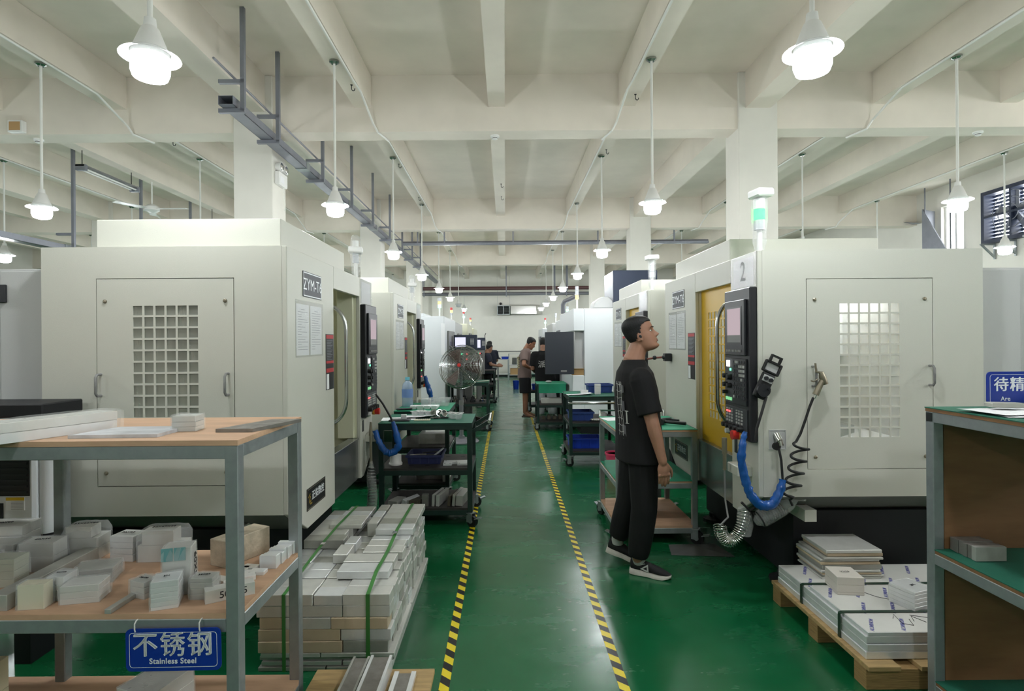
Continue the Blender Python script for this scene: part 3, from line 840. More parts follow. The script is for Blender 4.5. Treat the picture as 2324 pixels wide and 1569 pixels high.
GREYP_D = M_('dark_key_grey', srgb(66, 68, 72), .5)
GLED_D = M_('green_key', srgb(110, 150, 110), .5, emit=.25, ecol=(.3, .9, .4, 1))
NAVYPLATE = M_('name_plate_metal', srgb(46, 50, 58), .5)
GOLD = M_('gold_print', srgb(190, 160, 60), .4, .5)
FOAM = M_('white_foam', srgb(240, 240, 238), .8)
WORKLIGHT_S = emit_mat('dim_work_light', (1.0, .98, .88, 1), 7.0)

XFL, XFR = -1.18, 1.49
m1 = cnc('cream machining centre with its door slid open, beside the strapped aluminium blocks', (XFL, 3.10, 0), 0, door=PAINT, is_open=True, lit=False)
m2 = cnc('cream machining centre behind the bench trolley with the water bottle', (XFL, 6.05, 0), 0, door=PAINT_G, is_open=True, lit=False)
m3 = cnc('cream machining centre with yellow door, green beacon and the number 2 above its panel', (XFR, 3.38 + ML, 0), PI, number='2', beacon='green')
m4 = cnc('cream machining centre with yellow door directly behind the standing man', (XFR, 5.98 + ML, 0), PI)
# ================================================================ MACHINES FURTHER DOWN THE HALL
def beacon_on(t, x, y, z, cols, h=.06):
    b = MB().cyl((x, y, z), (x, y, z + .16), .016, n=8).build('beacon', WHITEP, t)
    for q, m in enumerate(cols): MB().cyl((x, y, z + .16 + q * h), (x, y, z + .155 + (q + 1) * h), .03, n=12).build('beacon_lamp', m, b, smooth=.7)
REDB = M_('red_beacon', srgb(190, 70, 70), .4)
GLEDF = emit_mat('far_green_beacon_light', (.2, 1, .5, 1), 2.2)

def block_machine(label, x0, x1, y0, y1, z1, mat, sgn, cols, extras=None, mat2=None):
    """sgn: +1 front faces +x, -1 front faces -x"""
    t = thing('milling_machine', label, 'machine', ((x0 + x1) / 2, y0, 0))
    w = (x1 - x0) / 2; L_ = y1 - y0
    MB().box(-w, w, 0, L_, .3, z1).build('body', mat, t, bevel=.02)
    MB().box(-w + .1, w - .1, .1, L_ - .1, 0, .3).build('machine_base', DARK, t)
    fx = w if sgn > 0 else -w
    MB().box(min(fx, fx + sgn * .03), max(fx, fx + sgn * .03), .45, L_ - .5, .75, z1 - .25).build('front_door', mat2 or GREYP, t, bevel=.01)
    MB().box(min(fx + sgn * .03, fx + sgn * .034), max(fx + sgn * .03, fx + sgn * .034), .65, L_ - .75, 1.1, z1 - .45).build('door_glass', BLACKM, t)
    MB().tube([(fx + sgn * .03, .52, 1.1), (fx + sgn * .08, .52, 1.12), (fx + sgn * .08, .52, 1.48), (fx + sgn * .03, .52, 1.5)], .012, 7).build('door_handle', STAIN, t, smooth=.8)
    MB().box(-w * .7, w * .5, .2, L_ - .3, z1, z1 + .06).build('roof_cover', mat, t, bevel=.01)
    if cols: beacon_on(t, fx - sgn * .12, .3, z1, cols)
    return t
# along the open-door machines
t = block_machine('tall pale grey machining centre behind the floor fan', -2.6, -1.06, 10.0, 12.2, 2.03, PAINT_W, 1, [GLEDF, AMBL, LEDOFF])
MB().box(.71, .775, -.012, 0, 1.35, 1.9).build('notice_sheet', PAPER, t)
MB().box(-.55, .0, .8, 1.5, 2.03, 2.12).build('mist_unit', NAVY, t)
t = block_machine('mid grey machining centre behind the first operator console', -2.6, -1.10, 12.7, 14.7, 2.02, PAINT_G, 1, [LEDOFF, AMBL, REDB])
t = block_machine('cream machining centre behind the second operator console', -2.5, -1.0, 15.2, 17.2, 2.06, CREAM, 1, [GLEDF, LEDOFF, REDB])
t = block_machine('small cream machining centre next to the far operators', -2.5, -.98, 17.8, 19.8, 2.0, CREAM, 1, [LEDOFF, AMBL, REDB])
# along the yellow-door machines
t = thing('milling_machine', 'white milling machine with a notched side and a cardboard box on its ledge', 'machine', (1.12, 9.6, 0))
MB().box(.2, 1.65, 0, 2.3, .25, 2.12).build('body', PAINT_W, t, bevel=.012)
MB().box(0, .2, 0, 2.3, .25, 1.0).build('lower_skirt', PAINT_W, t, bevel=.012)
MB().box(.02, .2, 0, 2.3, 1.74, 2.12).build('upper_hood', PAINT_W, t, bevel=.012)
MB().box(.06, .2, .12, 2.2, 1.0, 1.74).build('recess_panel', PAINT_G, t)
MB().box(.15, 1.5, .15, 2.1, 0, .25).build('machine_base', DARK, t)
MB().box(.55, .75, .3, .8, 2.12, 2.22).build('roof_cover', PAINT_W, t, bevel=.01)
MB().tube([(.03, 1.8, 2.12), (.03, 1.8, 2.3), (.06, 1.75, 2.36), (.3, 1.5, 2.46)], .045, 10).build('extraction_pipe', PIPEG, t, smooth=.8)
beacon_on(t, .1, .12, 2.12, [AMBL, LEDOFF, LEDOFF], .075)
MB().box(.7, 1.45, .05, .9, 2.12, 2.76).build('mist_collector', NAVY, t, bevel=.01)
pts = [(0, 0), (.36, 0), (.36, .12), (.28, .2), (.16, .2), (.04, .12)]
MB().prism([(.36 + a, 2.12 + b) for a, b in pts], 'y', .1, .55).build('motor_cover', PAINT_G, t, bevel=.02)
d = MB().box(-.46, .02, -.06, -.02, 1.02, 1.725).build('open_door', M_('dark_door', srgb(46, 50, 58), .35), t, bevel=.006)
MB().box(-.2, -.1, -.065, -.06, 1.06, 1.09).build('door_badge', GREYP, d)
t = block_machine('white machining centre with a grey hood beyond the notched machine', 1.28, 2.7, 12.6, 14.6, 2.08, PAINT_W, -1, [GLEDF, LEDOFF], mat2=NAVY)
MB().box(-.66, -.45, .1, .6, 2.08, 2.16).build('hood_box', PAINT_G, t)
t = block_machine('grey machining centre beside the far pair of workers', 1.25, 2.7, 15.2, 17.2, 2.06, PAINT_G, -1, [LEDOFF, LEDOFF], mat2=NAVY)
t = block_machine('teal-hooded machining centre near the end wall', 1.15, 2.6, 17.9, 19.9, 1.98, PAINT_W, -1, [GLEDF, LEDOFF, REDB], mat2=NAVY)
t['label'] = 'white machining centre with red-topped beacon near the end wall'
# cardboard box on the ledge
t = thing('cardboard_box', 'small open cardboard box on the ledge of the notched machine', 'box', (1.12, 9.52, 1.0))
MB().plate([0, .008, .182, .19], [0, .008, .142, .15], lambda i, j: not (i == 1 and j == 1), .1, lambda u, v, k: (u, v + .09, k)).build('body', CARD, t)
MB().cbox(.095, .07, .105, .19, .06, .004, rot=(-.3, 0, 0)).build('flap', CARD, t)
# dark machine front behind the two workers
t = block_machine('black machine front beside the man in the taupe shirt', 1.0, 1.25, 12.1, 12.5, 1.66, BLACKM, -1, None)

# operator consoles standing out into the aisle
def console(label, x, y, w, z1, sub):
    t = thing('operator_console', label, 'console', (x, y, 0))
    u = MB().box(0, w, 0, .22, z1 - .29, z1).build('screen_housing', NAVY, t, bevel=.01)
    MB().box(.03, .03 + w * .45, -.004, 0, z1 - .235, z1 - .05).build('screen', SCREENB, u)
    k = MB()
    for r in range(5):
        for c in range(3): k.box(w * .72 + c * .025, w * .72 + .018 + c * .025, -.005, 0, z1 - .09 - r * .024, z1 - .075 - r * .024)
    k.build('keys', PAINT_G, u)['kind'] = 'stuff'
    l = MB().box(-sub, w - .02, .02, .22, .8, z1 - .29).build('switch_panel', GREYP, t, bevel=.008)
    for q in range(8):
        cx, cz = -sub + .08 + (q % 4) * (w + sub - .16) / 3.2, z1 - .37 - (q // 4) * .1
        MB().cyl((cx, .02, cz), (cx, -.01, cz), .014, n=10).build('knob', GLED if q == 1 else (RLED if q in (2, 6) else BLACK), l)
    MB().box(.05, w - .1, .05, .2, .0, .8).build('pedestal', GREYP, t, bevel=.01)
    return t
console('operator console with a lit screen behind the floor fan', -1.0, 11.05, .45, 1.71, .02)
console('narrow operator console between the lit console and the far operators', -.74, 13.6, .26, 1.67, .02)
t = thing('display_stand', 'white machine display in front of the far operators', 'console', (-.93, 17.63, 0))
MB().box(0, .38, 0, .12, 1.28, 1.66).build('screen_housing', WHITEP, t, bevel=.01)
MB().box(.04, .3, -.004, 0, 1.36, 1.62).build('screen', SCREENB, t)
MB().box(.08, .28, .02, .1, 0, 1.28).build('pedestal', GREYP, t)
MB().tube([(.3, .05, 1.66), (.3, .05, 1.78), (.33, .05, 1.84)], .012, 6).build('lamp_arm', BLACK, t)

# ---------------------------------------------------------------- end of the hall: benches and racks
def frame_bench(label, x0, x1, y0, y1, z, mid_z=None, top=PAINT_G, leg=GALV, w=.035):
    t = thing('workbench', label, 'bench', (x0, y0, 0))
    a, b = x1 - x0, y1 - y0
    MB().box(0, a, 0, b, z - .03, z).build('bench_top', top, t)
    lg = None
    for lx in (0, a - w):
        for ly in (0, b - w):
            if lg is None: lg = MB().box(0, w, 0, w, 0, z - .03).build('leg', leg, t, loc=(lx, ly, 0))
            else: shared(lg, t, (lx, ly, 0))
    if mid_z: MB().box(0, a, 0, b, mid_z - .02, mid_z).build('lower_shelf', top, t)
    return t
frame_bench('steel bench with dark tools by the end wall', -.72, .12, 23.2, 23.9, .86, .25)
frame_bench('steel bench with a plant of small tools beside the far operators', -.62, -.2, 16.2, 16.9, .86, .5)['label'] = 'small steel bench with white papers beside the far operators'
for q, (x, y, w, h) in enumerate(((-.6, 23.4, .12, .1), (-.46, 23.5, .14, .16), (-.3, 23.45, .1, .08))):
    mb = MB().box(0, w, 0, .15, .86, .86 + h * .5).cyl((w * .4, .07, .86 + h * .5), (w * .4, .07, .86 + h), w * .25, w * .15, 10)
    tag(mb.build('bench_tool', BLACK, None, loc=(x, y, 0)), 'small dark measuring tool standing on the end bench', 'tool', 'dark tools on the end bench')
def crate(name, label, cx, cy, z, sx, sy, sz, mat, rz=0, cat='crate', ribs=True):
    t = thing(name, label, cat, (cx, cy, z), rz)
    a, b, w = sx / 2, sy / 2, .006
    f = .94
    mb = MB()
    o = [(-a * f, -b * f, 0), (a * f, -b * f, 0), (a * f, b * f, 0), (-a * f, b * f, 0), (-a, -b, sz), (a, -b, sz), (a, b, sz), (-a, b, sz)]
    i = [(-a * f + w, -b * f + w, w), (a * f - w, -b * f + w, w), (a * f - w, b * f - w, w), (-a * f + w, b * f - w, w), (-a + w, -b + w, sz), (a - w, -b + w, sz), (a - w, b - w, sz), (-a + w, b - w, sz)]
    mb.add(o + i, [(0, 3, 2, 1), (0, 1, 5, 4), (1, 2, 6, 5), (2, 3, 7, 6), (3, 0, 4, 7), (8, 9, 10, 11), (8, 12, 13, 9), (9, 13, 14, 10), (10, 14, 15, 11), (11, 15, 12, 8), (4, 5, 13, 12), (5, 6, 14, 13), (6, 7, 15, 14), (7, 4, 12, 15)])
    mb.build('body', mat, t)
    MB().plate([-a - .012, -a + w, a - w, a + .012], [-b - .012, -b + w, b - w, b + .012], lambda i_, j_: not (i_ == 1 and j_ == 1), .02, lambda u, v, d: (u, v, sz - .02 + d)).build('rim', mat, t)
    if ribs:
        r0 = None
        for k in range(4):
            x = -a * .75 + k * a * .5
            if r0 is None: r0 = MB().box(-.005, .005, -.008, 0, .01, sz - .02).build('rib', mat, t, loc=(x, -b * .97, 0), rot=(-.0, 0, 0))
            else: shared(r0, t, (x, -b * .97, 0))
    return t
crate('plastic_crate', 'small blue crate on the end bench', -.02, 23.5, .86, .28, .3, .1, BLUEP, ribs=False)
t = thing('storage_rack', 'tall open steel rack against the end wall', 'rack', (.12, 24.6, 0))
for lx in (0, .75):
    for ly in (0, .5): MB().box(lx, lx + .04, ly, ly + .04, 0, 1.06).build('post', GALV, t)
for z in (.12, .55, 1.03): MB().box(0, .79, 0, .54, z, z + .03).build('shelf', PAINT_G, t)
tag(MB().box(.28, .5, 24.7, 24.95, .58, .88).build('metal_canister', CHROME, None, bevel=.02), 'shiny metal canister on the rack at the end wall', 'canister')
tag(MB().box(.2, .6, 24.65, 25.0, .15, .42).build('cardboard_box', CARD, None, bevel=.01), 'brown cardboard box on the bottom shelf of the end rack', 'box')
tag(MB().lathe([(0, 0), (.09, 0), (.11, .28), (0.1, .28), (.085, .02), (0, .02)], 14).build('plastic_bucket', BLUEP, None, loc=(.34, 19.0, 0), smooth=.5), 'blue plastic bucket on the floor behind the man in taupe', 'bucket')
struct(MB().box(-.9, 1.2, YB - .02, YB, 1.12, 1.16).build('trim_1', GREYP))
struct(MB().box(XL, XR, YB - .015, YB, 0, .14).build('baseboard_back', DARK))
# ================================================================ TROLLEYS, RACKS
def caster(t, x, y, mat=RUBBER, r=.05, zt=.12, ang=0.0, brake=True):
    c = MB().box(-.035, .035, -.035, .035, zt - .008, zt).build('caster', GALV, t, loc=(x, y, 0), rot=(0, 0, ang))
    MB().box(-.028, -.022, -.02, .035, r * .8, zt - .008).box(.022, .028, -.02, .035, r * .8, zt - .008).build('fork', GALV, c)
    MB().cyl((-.018, .02, r), (.018, .02, r), r, n=18).build('wheel', mat, c, smooth=.6)
    MB().cyl((-.03, .02, r), (.03, .02, r), r * .35, n=10).build('hub', GALV, c)
    if brake: MB().cbox(0, .085, r + .03, .04, .06, .008, rot=(.3, 0, 0)).build('brake_pedal', GALV, c)
    return c

def trolley(label, x0, x1, y0, y1, tiers, frame, w=.04, deck=None, mats=None, casters=True, zb=.12, handle=None, hole=None, name='tool_trolley', cat='trolley', edge=None, extra_posts=()):
    """tiers: deck heights (top first). mats: material or None per tier"""
    t = thing(name, label, cat, (x0, y0, 0))
    a, b = x1 - x0, y1 - y0
    lg = None
    for lx in (0, a - w):
        for ly in (0, b - w):
            if lg is None: lg = MB().box(0, w, 0, w, zb if casters else 0, tiers[0] - .02).build('post', frame, t, loc=(lx, ly, 0), bevel=.003)
            else: shared(lg, t, (lx, ly, 0))
    for lx, ly in extra_posts: shared(lg, t, (lx, ly, 0))
    for k, z in enumerate(tiers):
        fr = None
        zt = z - .018
        MB().box(w if k else 0, a - (w if k else 0), .001, w - .001, zt - w, zt).build('rail', frame, t, bevel=.002)
        MB().box(w if k else 0, a - (w if k else 0), b - w + .001, b - .001, zt - w, zt).build('rail', frame, t, bevel=.002)
        MB().box(.001, w - .001, w, b - w, zt - w, zt).build('rail', frame, t, bevel=.002)
        MB().box(a - w + .001, a - .001, w, b - w, zt - w, zt).build('rail', frame, t, bevel=.002)
        e = 0 if k == 0 else .004
        dk = deck[k] if isinstance(deck, (list, tuple)) else deck
        o = MB().box(e, a - e, e, b - e, zt, z - (.0 if not mats or not mats[k] else .004), 0)
        o.build('deck', [dk], t)
        if mats and mats[k]:
            MB().box(e - .002, a - e + .002, e - .002, b - e + .002, z - .004, z).build('mat', mats[k], t)
    if casters:
        for q, (lx, ly) in enumerate(((w / 2, w / 2), (a - w / 2, w / 2), (w / 2, b - w / 2), (a - w / 2, b - w / 2))):
            caster(t, lx, ly, zt=zb, r=min(.05, zb * .42), ang=(.9, -2.2, .4, -1.2)[q])
    return t

# ---- galvanised rack with plywood decks (the stainless steel stock)
trolley('galvanised steel rack with plywood decks and a blue hanging sign', -2.9, -.90, 1.92, 2.52, (1.247, .665, .115), GALV, .045, PLY, None, False, name='steel_rack', cat='rack', extra_posts=((.94, 0), (.94, .555)))
# ---- the same kind of rack with plywood back and green mats
t = trolley('galvanised steel rack with plywood back and green mats', 1.83, 2.95, 1.45, 2.50, (1.272, .665, .10), GALV, .045, PLYD, (MATD, MATD, MATD), False, name='steel_rack', cat='rack')
MB().box(.05, 1.07, 1.012, 1.03, .10, .60).build('back_panel', PLYD, t)
MB().box(.05, 1.07, 1.012, 1.03, .666, 1.208).build('back_panel', PLYD, t)

# ---- dark green trolley by the open machine
ta = trolley('dark green steel trolley with a rubber mat and rows of bars on its bottom deck', -1.085, -.29, 4.86, 5.48, (.885, .50, .16), GREENSTEEL, .042, (GREENSTEEL, BROWNSTEEL, BROWNSTEEL), (MATD, None, None))

for yy in (.08, .55): MB().bar((.80, yy, .80), (.94, yy, .885), .022, .03).build('handle_arm', GREENSTEEL, ta)
MB().cyl((.94, .05, .885), (.94, .58, .885), .014, n=10).build('handle_bar', CHROME, ta, smooth=.8)
# hole pattern of the middle deck
hl = MB()
for i in range(5):
    for j in range(3): hl.cyl((.12 + i * .14, .12 + j * .19, .4995), (.12 + i * .14, .12 + j * .19, .5006), .022, n=12)
hl.build('deck_holes', DARK, ta)['kind'] = 'stuff'
# ---- green-topped trolley behind it
tb = trolley('green-topped steel trolley with the water bottle on it', -1.12, -.57, 5.72, 6.50, (.885, .52, .16), GREENSTEEL, .042, (GREENSTEEL, BROWNSTEEL, BROWNSTEEL), (MATG, None, None))
# ---- trolley beyond the fan
tc_ = trolley('dark green trolley with oily parts behind the floor fan', -1.02, -.30, 10.05, 10.75, (.86, .50, .16), GREENSTEEL, .042, (GREENSTEEL, BROWNSTEEL, BROWNSTEEL), (MATD, None, None))
# ---- galvanised trolley by the man
td = trolley('galvanised trolley with bright green mats beside the standing man', .845, 1.47, 4.40, 5.20, (.885, .49, .145), GALV, .042, PLY, (MATG, MATG, None), handle=True)
MB().tube([(.02, .80, .80), (.02, .86, .90), (.02, .87, .93), (.60, .87, .93), (.60, .86, .90), (.60, .80, .80)], .014, 8).build('handle_bar', STAIN, td, smooth=.8)
# ---- dark trolley with crates, and the ones beyond
te = trolley('dark green trolley carrying blue crates and a pink basket', .79, 1.45, 7.15, 7.95, (.88, .56, .20), GREENSTEEL, .04, (GREENSTEEL, BROWNSTEEL, BROWNSTEEL), (MATD, None, None), zb=.14)
MB().tube([(.0, .02, .80), (.0, -.05, .80), (.02, -.07, .80), (.64, -.07, .80), (.66, -.05, .80), (.66, .02, .80)], .013, 8).build('handle_bar', STAIN, te, smooth=.8)
tf = trolley('dark trolley draped with a bright green mat beside the pair of workers', .55, 1.09, 10.1, 10.8, (.82, .46, .16), GREENSTEEL, .04, (GREENSTEEL, BROWNSTEEL, BROWNSTEEL), (MATG, None, None))
MB().box(.03, .51, -.006, 0, .66, .82).build('hanging_mat', MATG, tf)
tg = trolley('dark trolley with cables behind the man in taupe', .52, .95, 12.75, 13.4, (.84, .48, .16), GREENSTEEL, .04, BROWNSTEEL, (MATD, None, None))
th = trolley('low dark trolley near the far operators', -.75, -.28, 14.6, 15.3, (.84, .48, .16), GREENSTEEL, .04, BROWNSTEEL, (None, None, None))

# ---------------------------------------------------------------- signs
def sign(label, x, y, z, w, h, lines, rot=(0, 0, 0), ties=()):
    """hanging sign facing -y; x,z its lower corner"""
    t = thing('hanging_sign' if ties else 'standing_sign', label, 'sign', (x, y, z), rot=rot)
    def rr(w_, h_, r, o=0):
        p = []
        for cx, cz, a0 in ((w_ - r, r, -90), (w_ - r, h_ - r, 0), (r, h_ - r, 90), (r, r, 180)):
            for q in range(6):
                a = math.radians(a0 + q * 18)
                p.append((o + cx + r * math.cos(a), o + cz + r * math.sin(a)))
        return p
    MB().prism(rr(w, h, .018), 'y', 0, .005).build('board', BLUESIGN, t)
    a, b = rr(w - .024, h - .024, .012, .012), rr(w - .0275, h - .0275, .0105, .01375)
    n = len(a)
    MB().add([(u, -.0004, v) for u, v in a] + [(u, -.0004, v) for u, v in b], [(i, (i + 1) % n, n + (i + 1) % n, n + i) for i in range(n)]).build('border_line', SIGNW, t)
    for s, size, cx, cz, bold, sp in lines:
        for q in ((0,) if size < .04 else (-.0014, 0, .0014)):
            text(s, size, SIGNW, t, (cx + q, -.0008 - abs(q) * .05, cz + q * .5), (PI / 2, 0, 0), bold=bold, spacing=sp)
    for tx in ties:
        MB().tube([(tx, -.003, h - .008), (tx, -.006, h), (tx, -.006, h + .02), (tx, .004, h + .027), (tx, .012, h + .027)], .0022, 6).build('cable_tie', WHITEP, t, smooth=.8)
    return t
sign('blue sign with white characters and the words Stainless Steel tied under the rack', -1.272, 1.908, .480, .317, .141,
     [('\u4e0d\u9508\u94a2', .086, .157, .083, 0.0, 1.12), ('Stainless Steel', .026, .157, .033, .012, 1.06)], rot=(0, -.012, 0), ties=(.035, .25))
sign('blue sign with white characters standing among papers on the matted rack', 2.05, 2.44, 1.276, .42, .150,
     [('\u5f85\u7cbe\u52a0', .064, .128, .092, 0.0, 1.12), ('Are', .026, .078, .034, .008, 1.05)])
# ================================================================ ALUMINIUM STOCK
# ---- the strapped pile of blocks on the floor
PX0, PX1, PY0, PY1 = -1.196, -.556, 2.74, 3.97
AL = [ALU, ALU, ALUB, ALUD, ALU]
PILE = 'aluminium blocks of the strapped pile'
_blk = {}
def block(x0, x1, y0, y1, z0, z1, mat, label, group, name='aluminium_block', bev=.0025, cat='metal block'):
    sx, sy, sz = round(x1 - x0, 3), round(y1 - y0, 3), round(z1 - z0, 3)
    key = (sx, sy, sz, mat.name, bev)
    if key in _blk:
        o = bpy.data.objects.new(name, _blk[key])
        o.location = (x0, y0, z0); link(o)
    else:
        o = MB().box(0, sx, 0, sy, 0, sz).build(name, mat, None, bevel=bev, loc=(x0, y0, z0))
        _blk[key] = o.data
    return tag(o, label, cat, group)
r5 = random.Random(21)
LBL = 'bare rectangular aluminium block in the strapped pile on the green floor'
zt = [0.0, .021, .043, .065, .087]
for k in range(4):
    cut = (-.875, -.80, -.74, -.90)[k]
    for a, b in ((PX0 + .012 * (k % 2), cut), (cut + .006, PX1 + .004 * k)):
        block(a, b, PY0 + .01 * (k % 3), PY1 - .02 * (k % 2), zt[k], zt[k + 1] - .001, (ALUD, ALU)[k % 2], 'long flat aluminium plate at the bottom of the strapped pile', 'bottom plates of the strapped pile', name='aluminium_plate', cat='metal plate')
cols = [[-1.196, -.79, PX1], [-1.196, -.80, PX1], [-1.19, -1.06, -.85, PX1 - .0], [-1.205, -.79, PX1], [-1.196, -1.075, -.93, -.79, PX1]]
cols[2] = [-1.19, -1.065, -.845, PX1]
for L5 in range(5):
    z0 = .087 + L5 * .056; z1 = z0 + .055
    nrow = 12
    ys5 = [PY0 + (PY1 - PY0) * q / nrow for q in range(nrow + 1)]
    for c in range(len(cols[L5]) - 1):
        a, b = cols[L5][c], cols[L5][c + 1] - .0035
        last = c == len(cols[L5]) - 2
        for q in range(nrow):
            if not (L5 == 4 or q == 0 or last): continue
            warm = q == 0 and L5 in (0, 1, 2) and (c, L5) in ((0, 2), (0, 1), (0, 0), (2, 2))
            j = r5.choice((0, .004, .008, .014)) if last else 0
            fj = r5.choice((0, .003, .006)) if q == 0 else 0
            dz = 0 if L5 < 4 else r5.choice((0, 0, -.003, -.006))
            block(a, b - j, ys5[q] + fj, ys5[q + 1] - .003, z0, z1 + dz, ALUW if warm else AL[r5.randrange(5)], LBL, PILE)
# raised blocks on top of the pile
zt5 = .087 + 5 * .056
q0 = zt5
for q in range(8):
    y = 3.17 + q * .10
    block(-.80, -.578 - .01 * (q % 2), y, y + .097, q0, q0 + .045, AL[q % 5], LBL, PILE)
for q in range(5):
    y = 3.44 + q * .107
    block(-.79, -.565, y, y + .104, q0 + .0455, q0 + .083, AL[(q + 2) % 5], LBL, PILE)
for q in range(3):
    y = 3.55 + q * .14
    block(-.865, -.803, y, y + .13, q0, q0 + .083, AL[(q + 1) % 5], LBL, PILE)
block(-.868, -.605, 2.915, 3.03, q0, q0 + .04, ALUB, LBL, PILE)
block(-.868, -.60, 3.035, 3.15, q0, q0 + .045, ALU, LBL, PILE)
block(-.95, -.872, 3.12, 3.28, q0, q0 + .05, ALU, LBL, PILE)
block(-.935, -.868, 3.29, 3.42, q0, q0 + .05, ALUB, LBL, PILE)
for q in range(6):
    y = 3.35 + q * .10
    block(-1.19, -.955 - (.02 if q % 2 else 0), y, y + .097, q0, q0 + .05, AL[(q + 3) % 5], LBL, PILE)
for q in range(4):
    y = 3.55 + q * .1
    block(-1.10 + .01 * q, -.90, y, y + .097, q0 + .0505, q0 + .075, AL[q % 5], LBL, PILE)
# straps
def ribbon(name, label, pts, w, mat, axis='x', th=.0012, group=None, parts=None):
    mb = MB()
    vs = []
    for p in pts:
        d = Vector((w / 2, 0, 0)) if axis == 'x' else Vector((0, w / 2, 0))
        P = Vector(p)
        vs += [P - d, P + d]
    fs = [(2 * i, 2 * i + 1, 2 * i + 3, 2 * i + 2) for i in range(len(pts) - 1)]
    mb.add(vs, fs)
    t = thing(name, label, 'strap', pts[0])
    o = mb.build('band', mat, t, recalc=False)
    o.location = -Vector(pts[0])
    s = o.modifiers.new('thick', 'SOLIDIFY'); s.thickness = th; s.offset = 0
    return t
e = .0025
t = ribbon('packing_strap', 'green packing strap over the pile on the side next to the aisle', [(-.668, PY0 - e, .0), (-.668, PY0 - e, zt5), (-.666, PY0 - .001, zt5 + e), (-.664, 2.91, zt5 + .044), (-.66, 3.16, q0 + .05), (-.655, 3.43, q0 + .088), (-.65, 3.97, q0 + .088), (-.65, PY1 + .004, q0 + .08), (-.65, PY1 + .004, .0)], .019, STRAPG)
MB().box(-.012, .012, -.018, .018, 0, .004).build('seal', CHROME, t, loc=(.008, .63, q0 + .084))
t = ribbon('packing_strap', 'green packing strap over the pile on the side next to the rack', [(-1.07, PY0 - e, .0), (-1.07, PY0 - e, zt5), (-1.068, PY0 - .001, zt5 + e), (-1.06, 3.33, zt5 + .054), (-1.04, 3.54, q0 + .08), (-1.03, 3.95, q0 + .08), (-1.03, PY1 + .004, q0 + .05), (-1.03, PY1 + .004, .0)], .017, STRAPG)
MB().box(-.012, .012, -.018, .018, 0, .004).build('seal', CHROME, t, loc=(.015, .55, q0 + .05))

# ---- timber board with aluminium profiles in front of the pile
t = thing('timber_pallet', 'low pine pallet with loose aluminium profiles in front of the pile', 'pallet', (-.86, 1.75, 0))
for q in range(4): MB().box(0, .53, q * .21, q * .21 + .205, .075, .098).build('deck_board', PINE, t, bevel=.003)
for q in range(3): MB().box(.02 + q * .21, .09 + q * .21, 0, .83, 0, .075).build('bearer', PINE, t, bevel=.003)
def profile(label, x0, x1, y0, y1, z0, h, mat, lip=.01):
    t = thing('aluminium_profile', label, 'metal profile', (x0, y0, z0))
    w = x1 - x0
    MB().prism([(0, 0), (w, 0), (w, h), (w - lip, h), (w - lip, .006), (lip, .006), (lip, h), (0, h)], 'y', 0, y1 - y0).build('channel', mat, t)
    MB().box(lip, w - lip, .02, y1 - y0 - .01, .006, h - .004).build('bar_insert', STEELB, t)
    return t
profile('deep aluminium channel profile on the low pallet, next to the rack', -.70, -.625, 1.78, 2.60, .098, .05, ALUD)
profile('shiny aluminium channel profile on the low pallet with bright edges', -.615, -.52, 1.78, 2.58, .098, .065, ALUB, .012)
profile('flat aluminium channel profile on the low pallet next to the aisle', -.50, -.405, 1.78, 2.53, .098, .02, ALUB, .02)

# ---- things on the galvanised rack
def stack(label, cx, cy, z, sx, sy, layers, rz=0.0, mat=ALU, film=True, mark=None, steps=0, group=None, name='wrapped_block', vmark=None, gap=.0008, tint=None):
    """a wrapped stack of plates; each plate is a part"""
    t = thing(name, label, 'metal stack', (cx, cy, z), rz, group)
    zz = 0.0
    for k, h in enumerate(layers):
        top = k == len(layers) - 1
        ix = .17 * sx if (steps and top) else RND.uniform(0, .002)
        MB().box(-sx / 2 + ix * .6, sx / 2 - ix, -sy / 2 + (0 if not steps else 0), sy / 2 - (.3 * sy if steps and top else 0), zz, zz + h - gap).build('plate', mat, t, bevel=.0012)
        zz += h
    if film:
        f = .003
        a, b = sx / 2 + f, sy / 2 + f
        n = 7
        mb = MB()
        # shrink film: a sagging bag around the stack with creased corners
        rows = [0.0, .35 * zz, .8 * zz, zz + f]
        ring = []
        for zi, zv in enumerate(rows):
            for q in range(4 * n):
                s_, u = divmod(q, n)
                u = u / n * 2 - 1
                px, py = ((u * a, -b), (a, u * b), (-u * a, b), (-a, -u * b))[s_]
                sag = (1 - u * u) * .002
                k = 1 - (.0 if zi < 3 else .03)
                if steps and zi == 3: k = .84
                ring.append((px * k + RND.uniform(-1, 1) * .0018, py * k + RND.uniform(-1, 1) * .0018, zv + (RND.uniform(-1, 1) * .002 if zi == 3 else 0)))
        m4 = 4 * n
        fs = []
        for zi in range(3):
            for q in range(m4): fs.append((zi * m4 + q, zi * m4 + (q + 1) % m4, (zi + 1) * m4 + (q + 1) % m4, (zi + 1) * m4 + q))
        fs.append(tuple(3 * m4 + q for q in range(m4)))
        mb.add(ring, fs).build('film', tint or FILM, t, smooth=.9)
    if mark: text(mark, min(sx * .19, .021), INK, t, (0, -.05 * sy, zz + .0045), (0, 0, .12), name='pen_mark', bold=-.004)
    if vmark: text(vmark[0], vmark[1], INK, t, (sx / 2 + .0045, 0, zz * .5), (PI / 2, PI / 2, PI / 2) if vmark[2] else (PI / 2, 0, PI / 2), name='pen_mark', bold=.004)
    return t
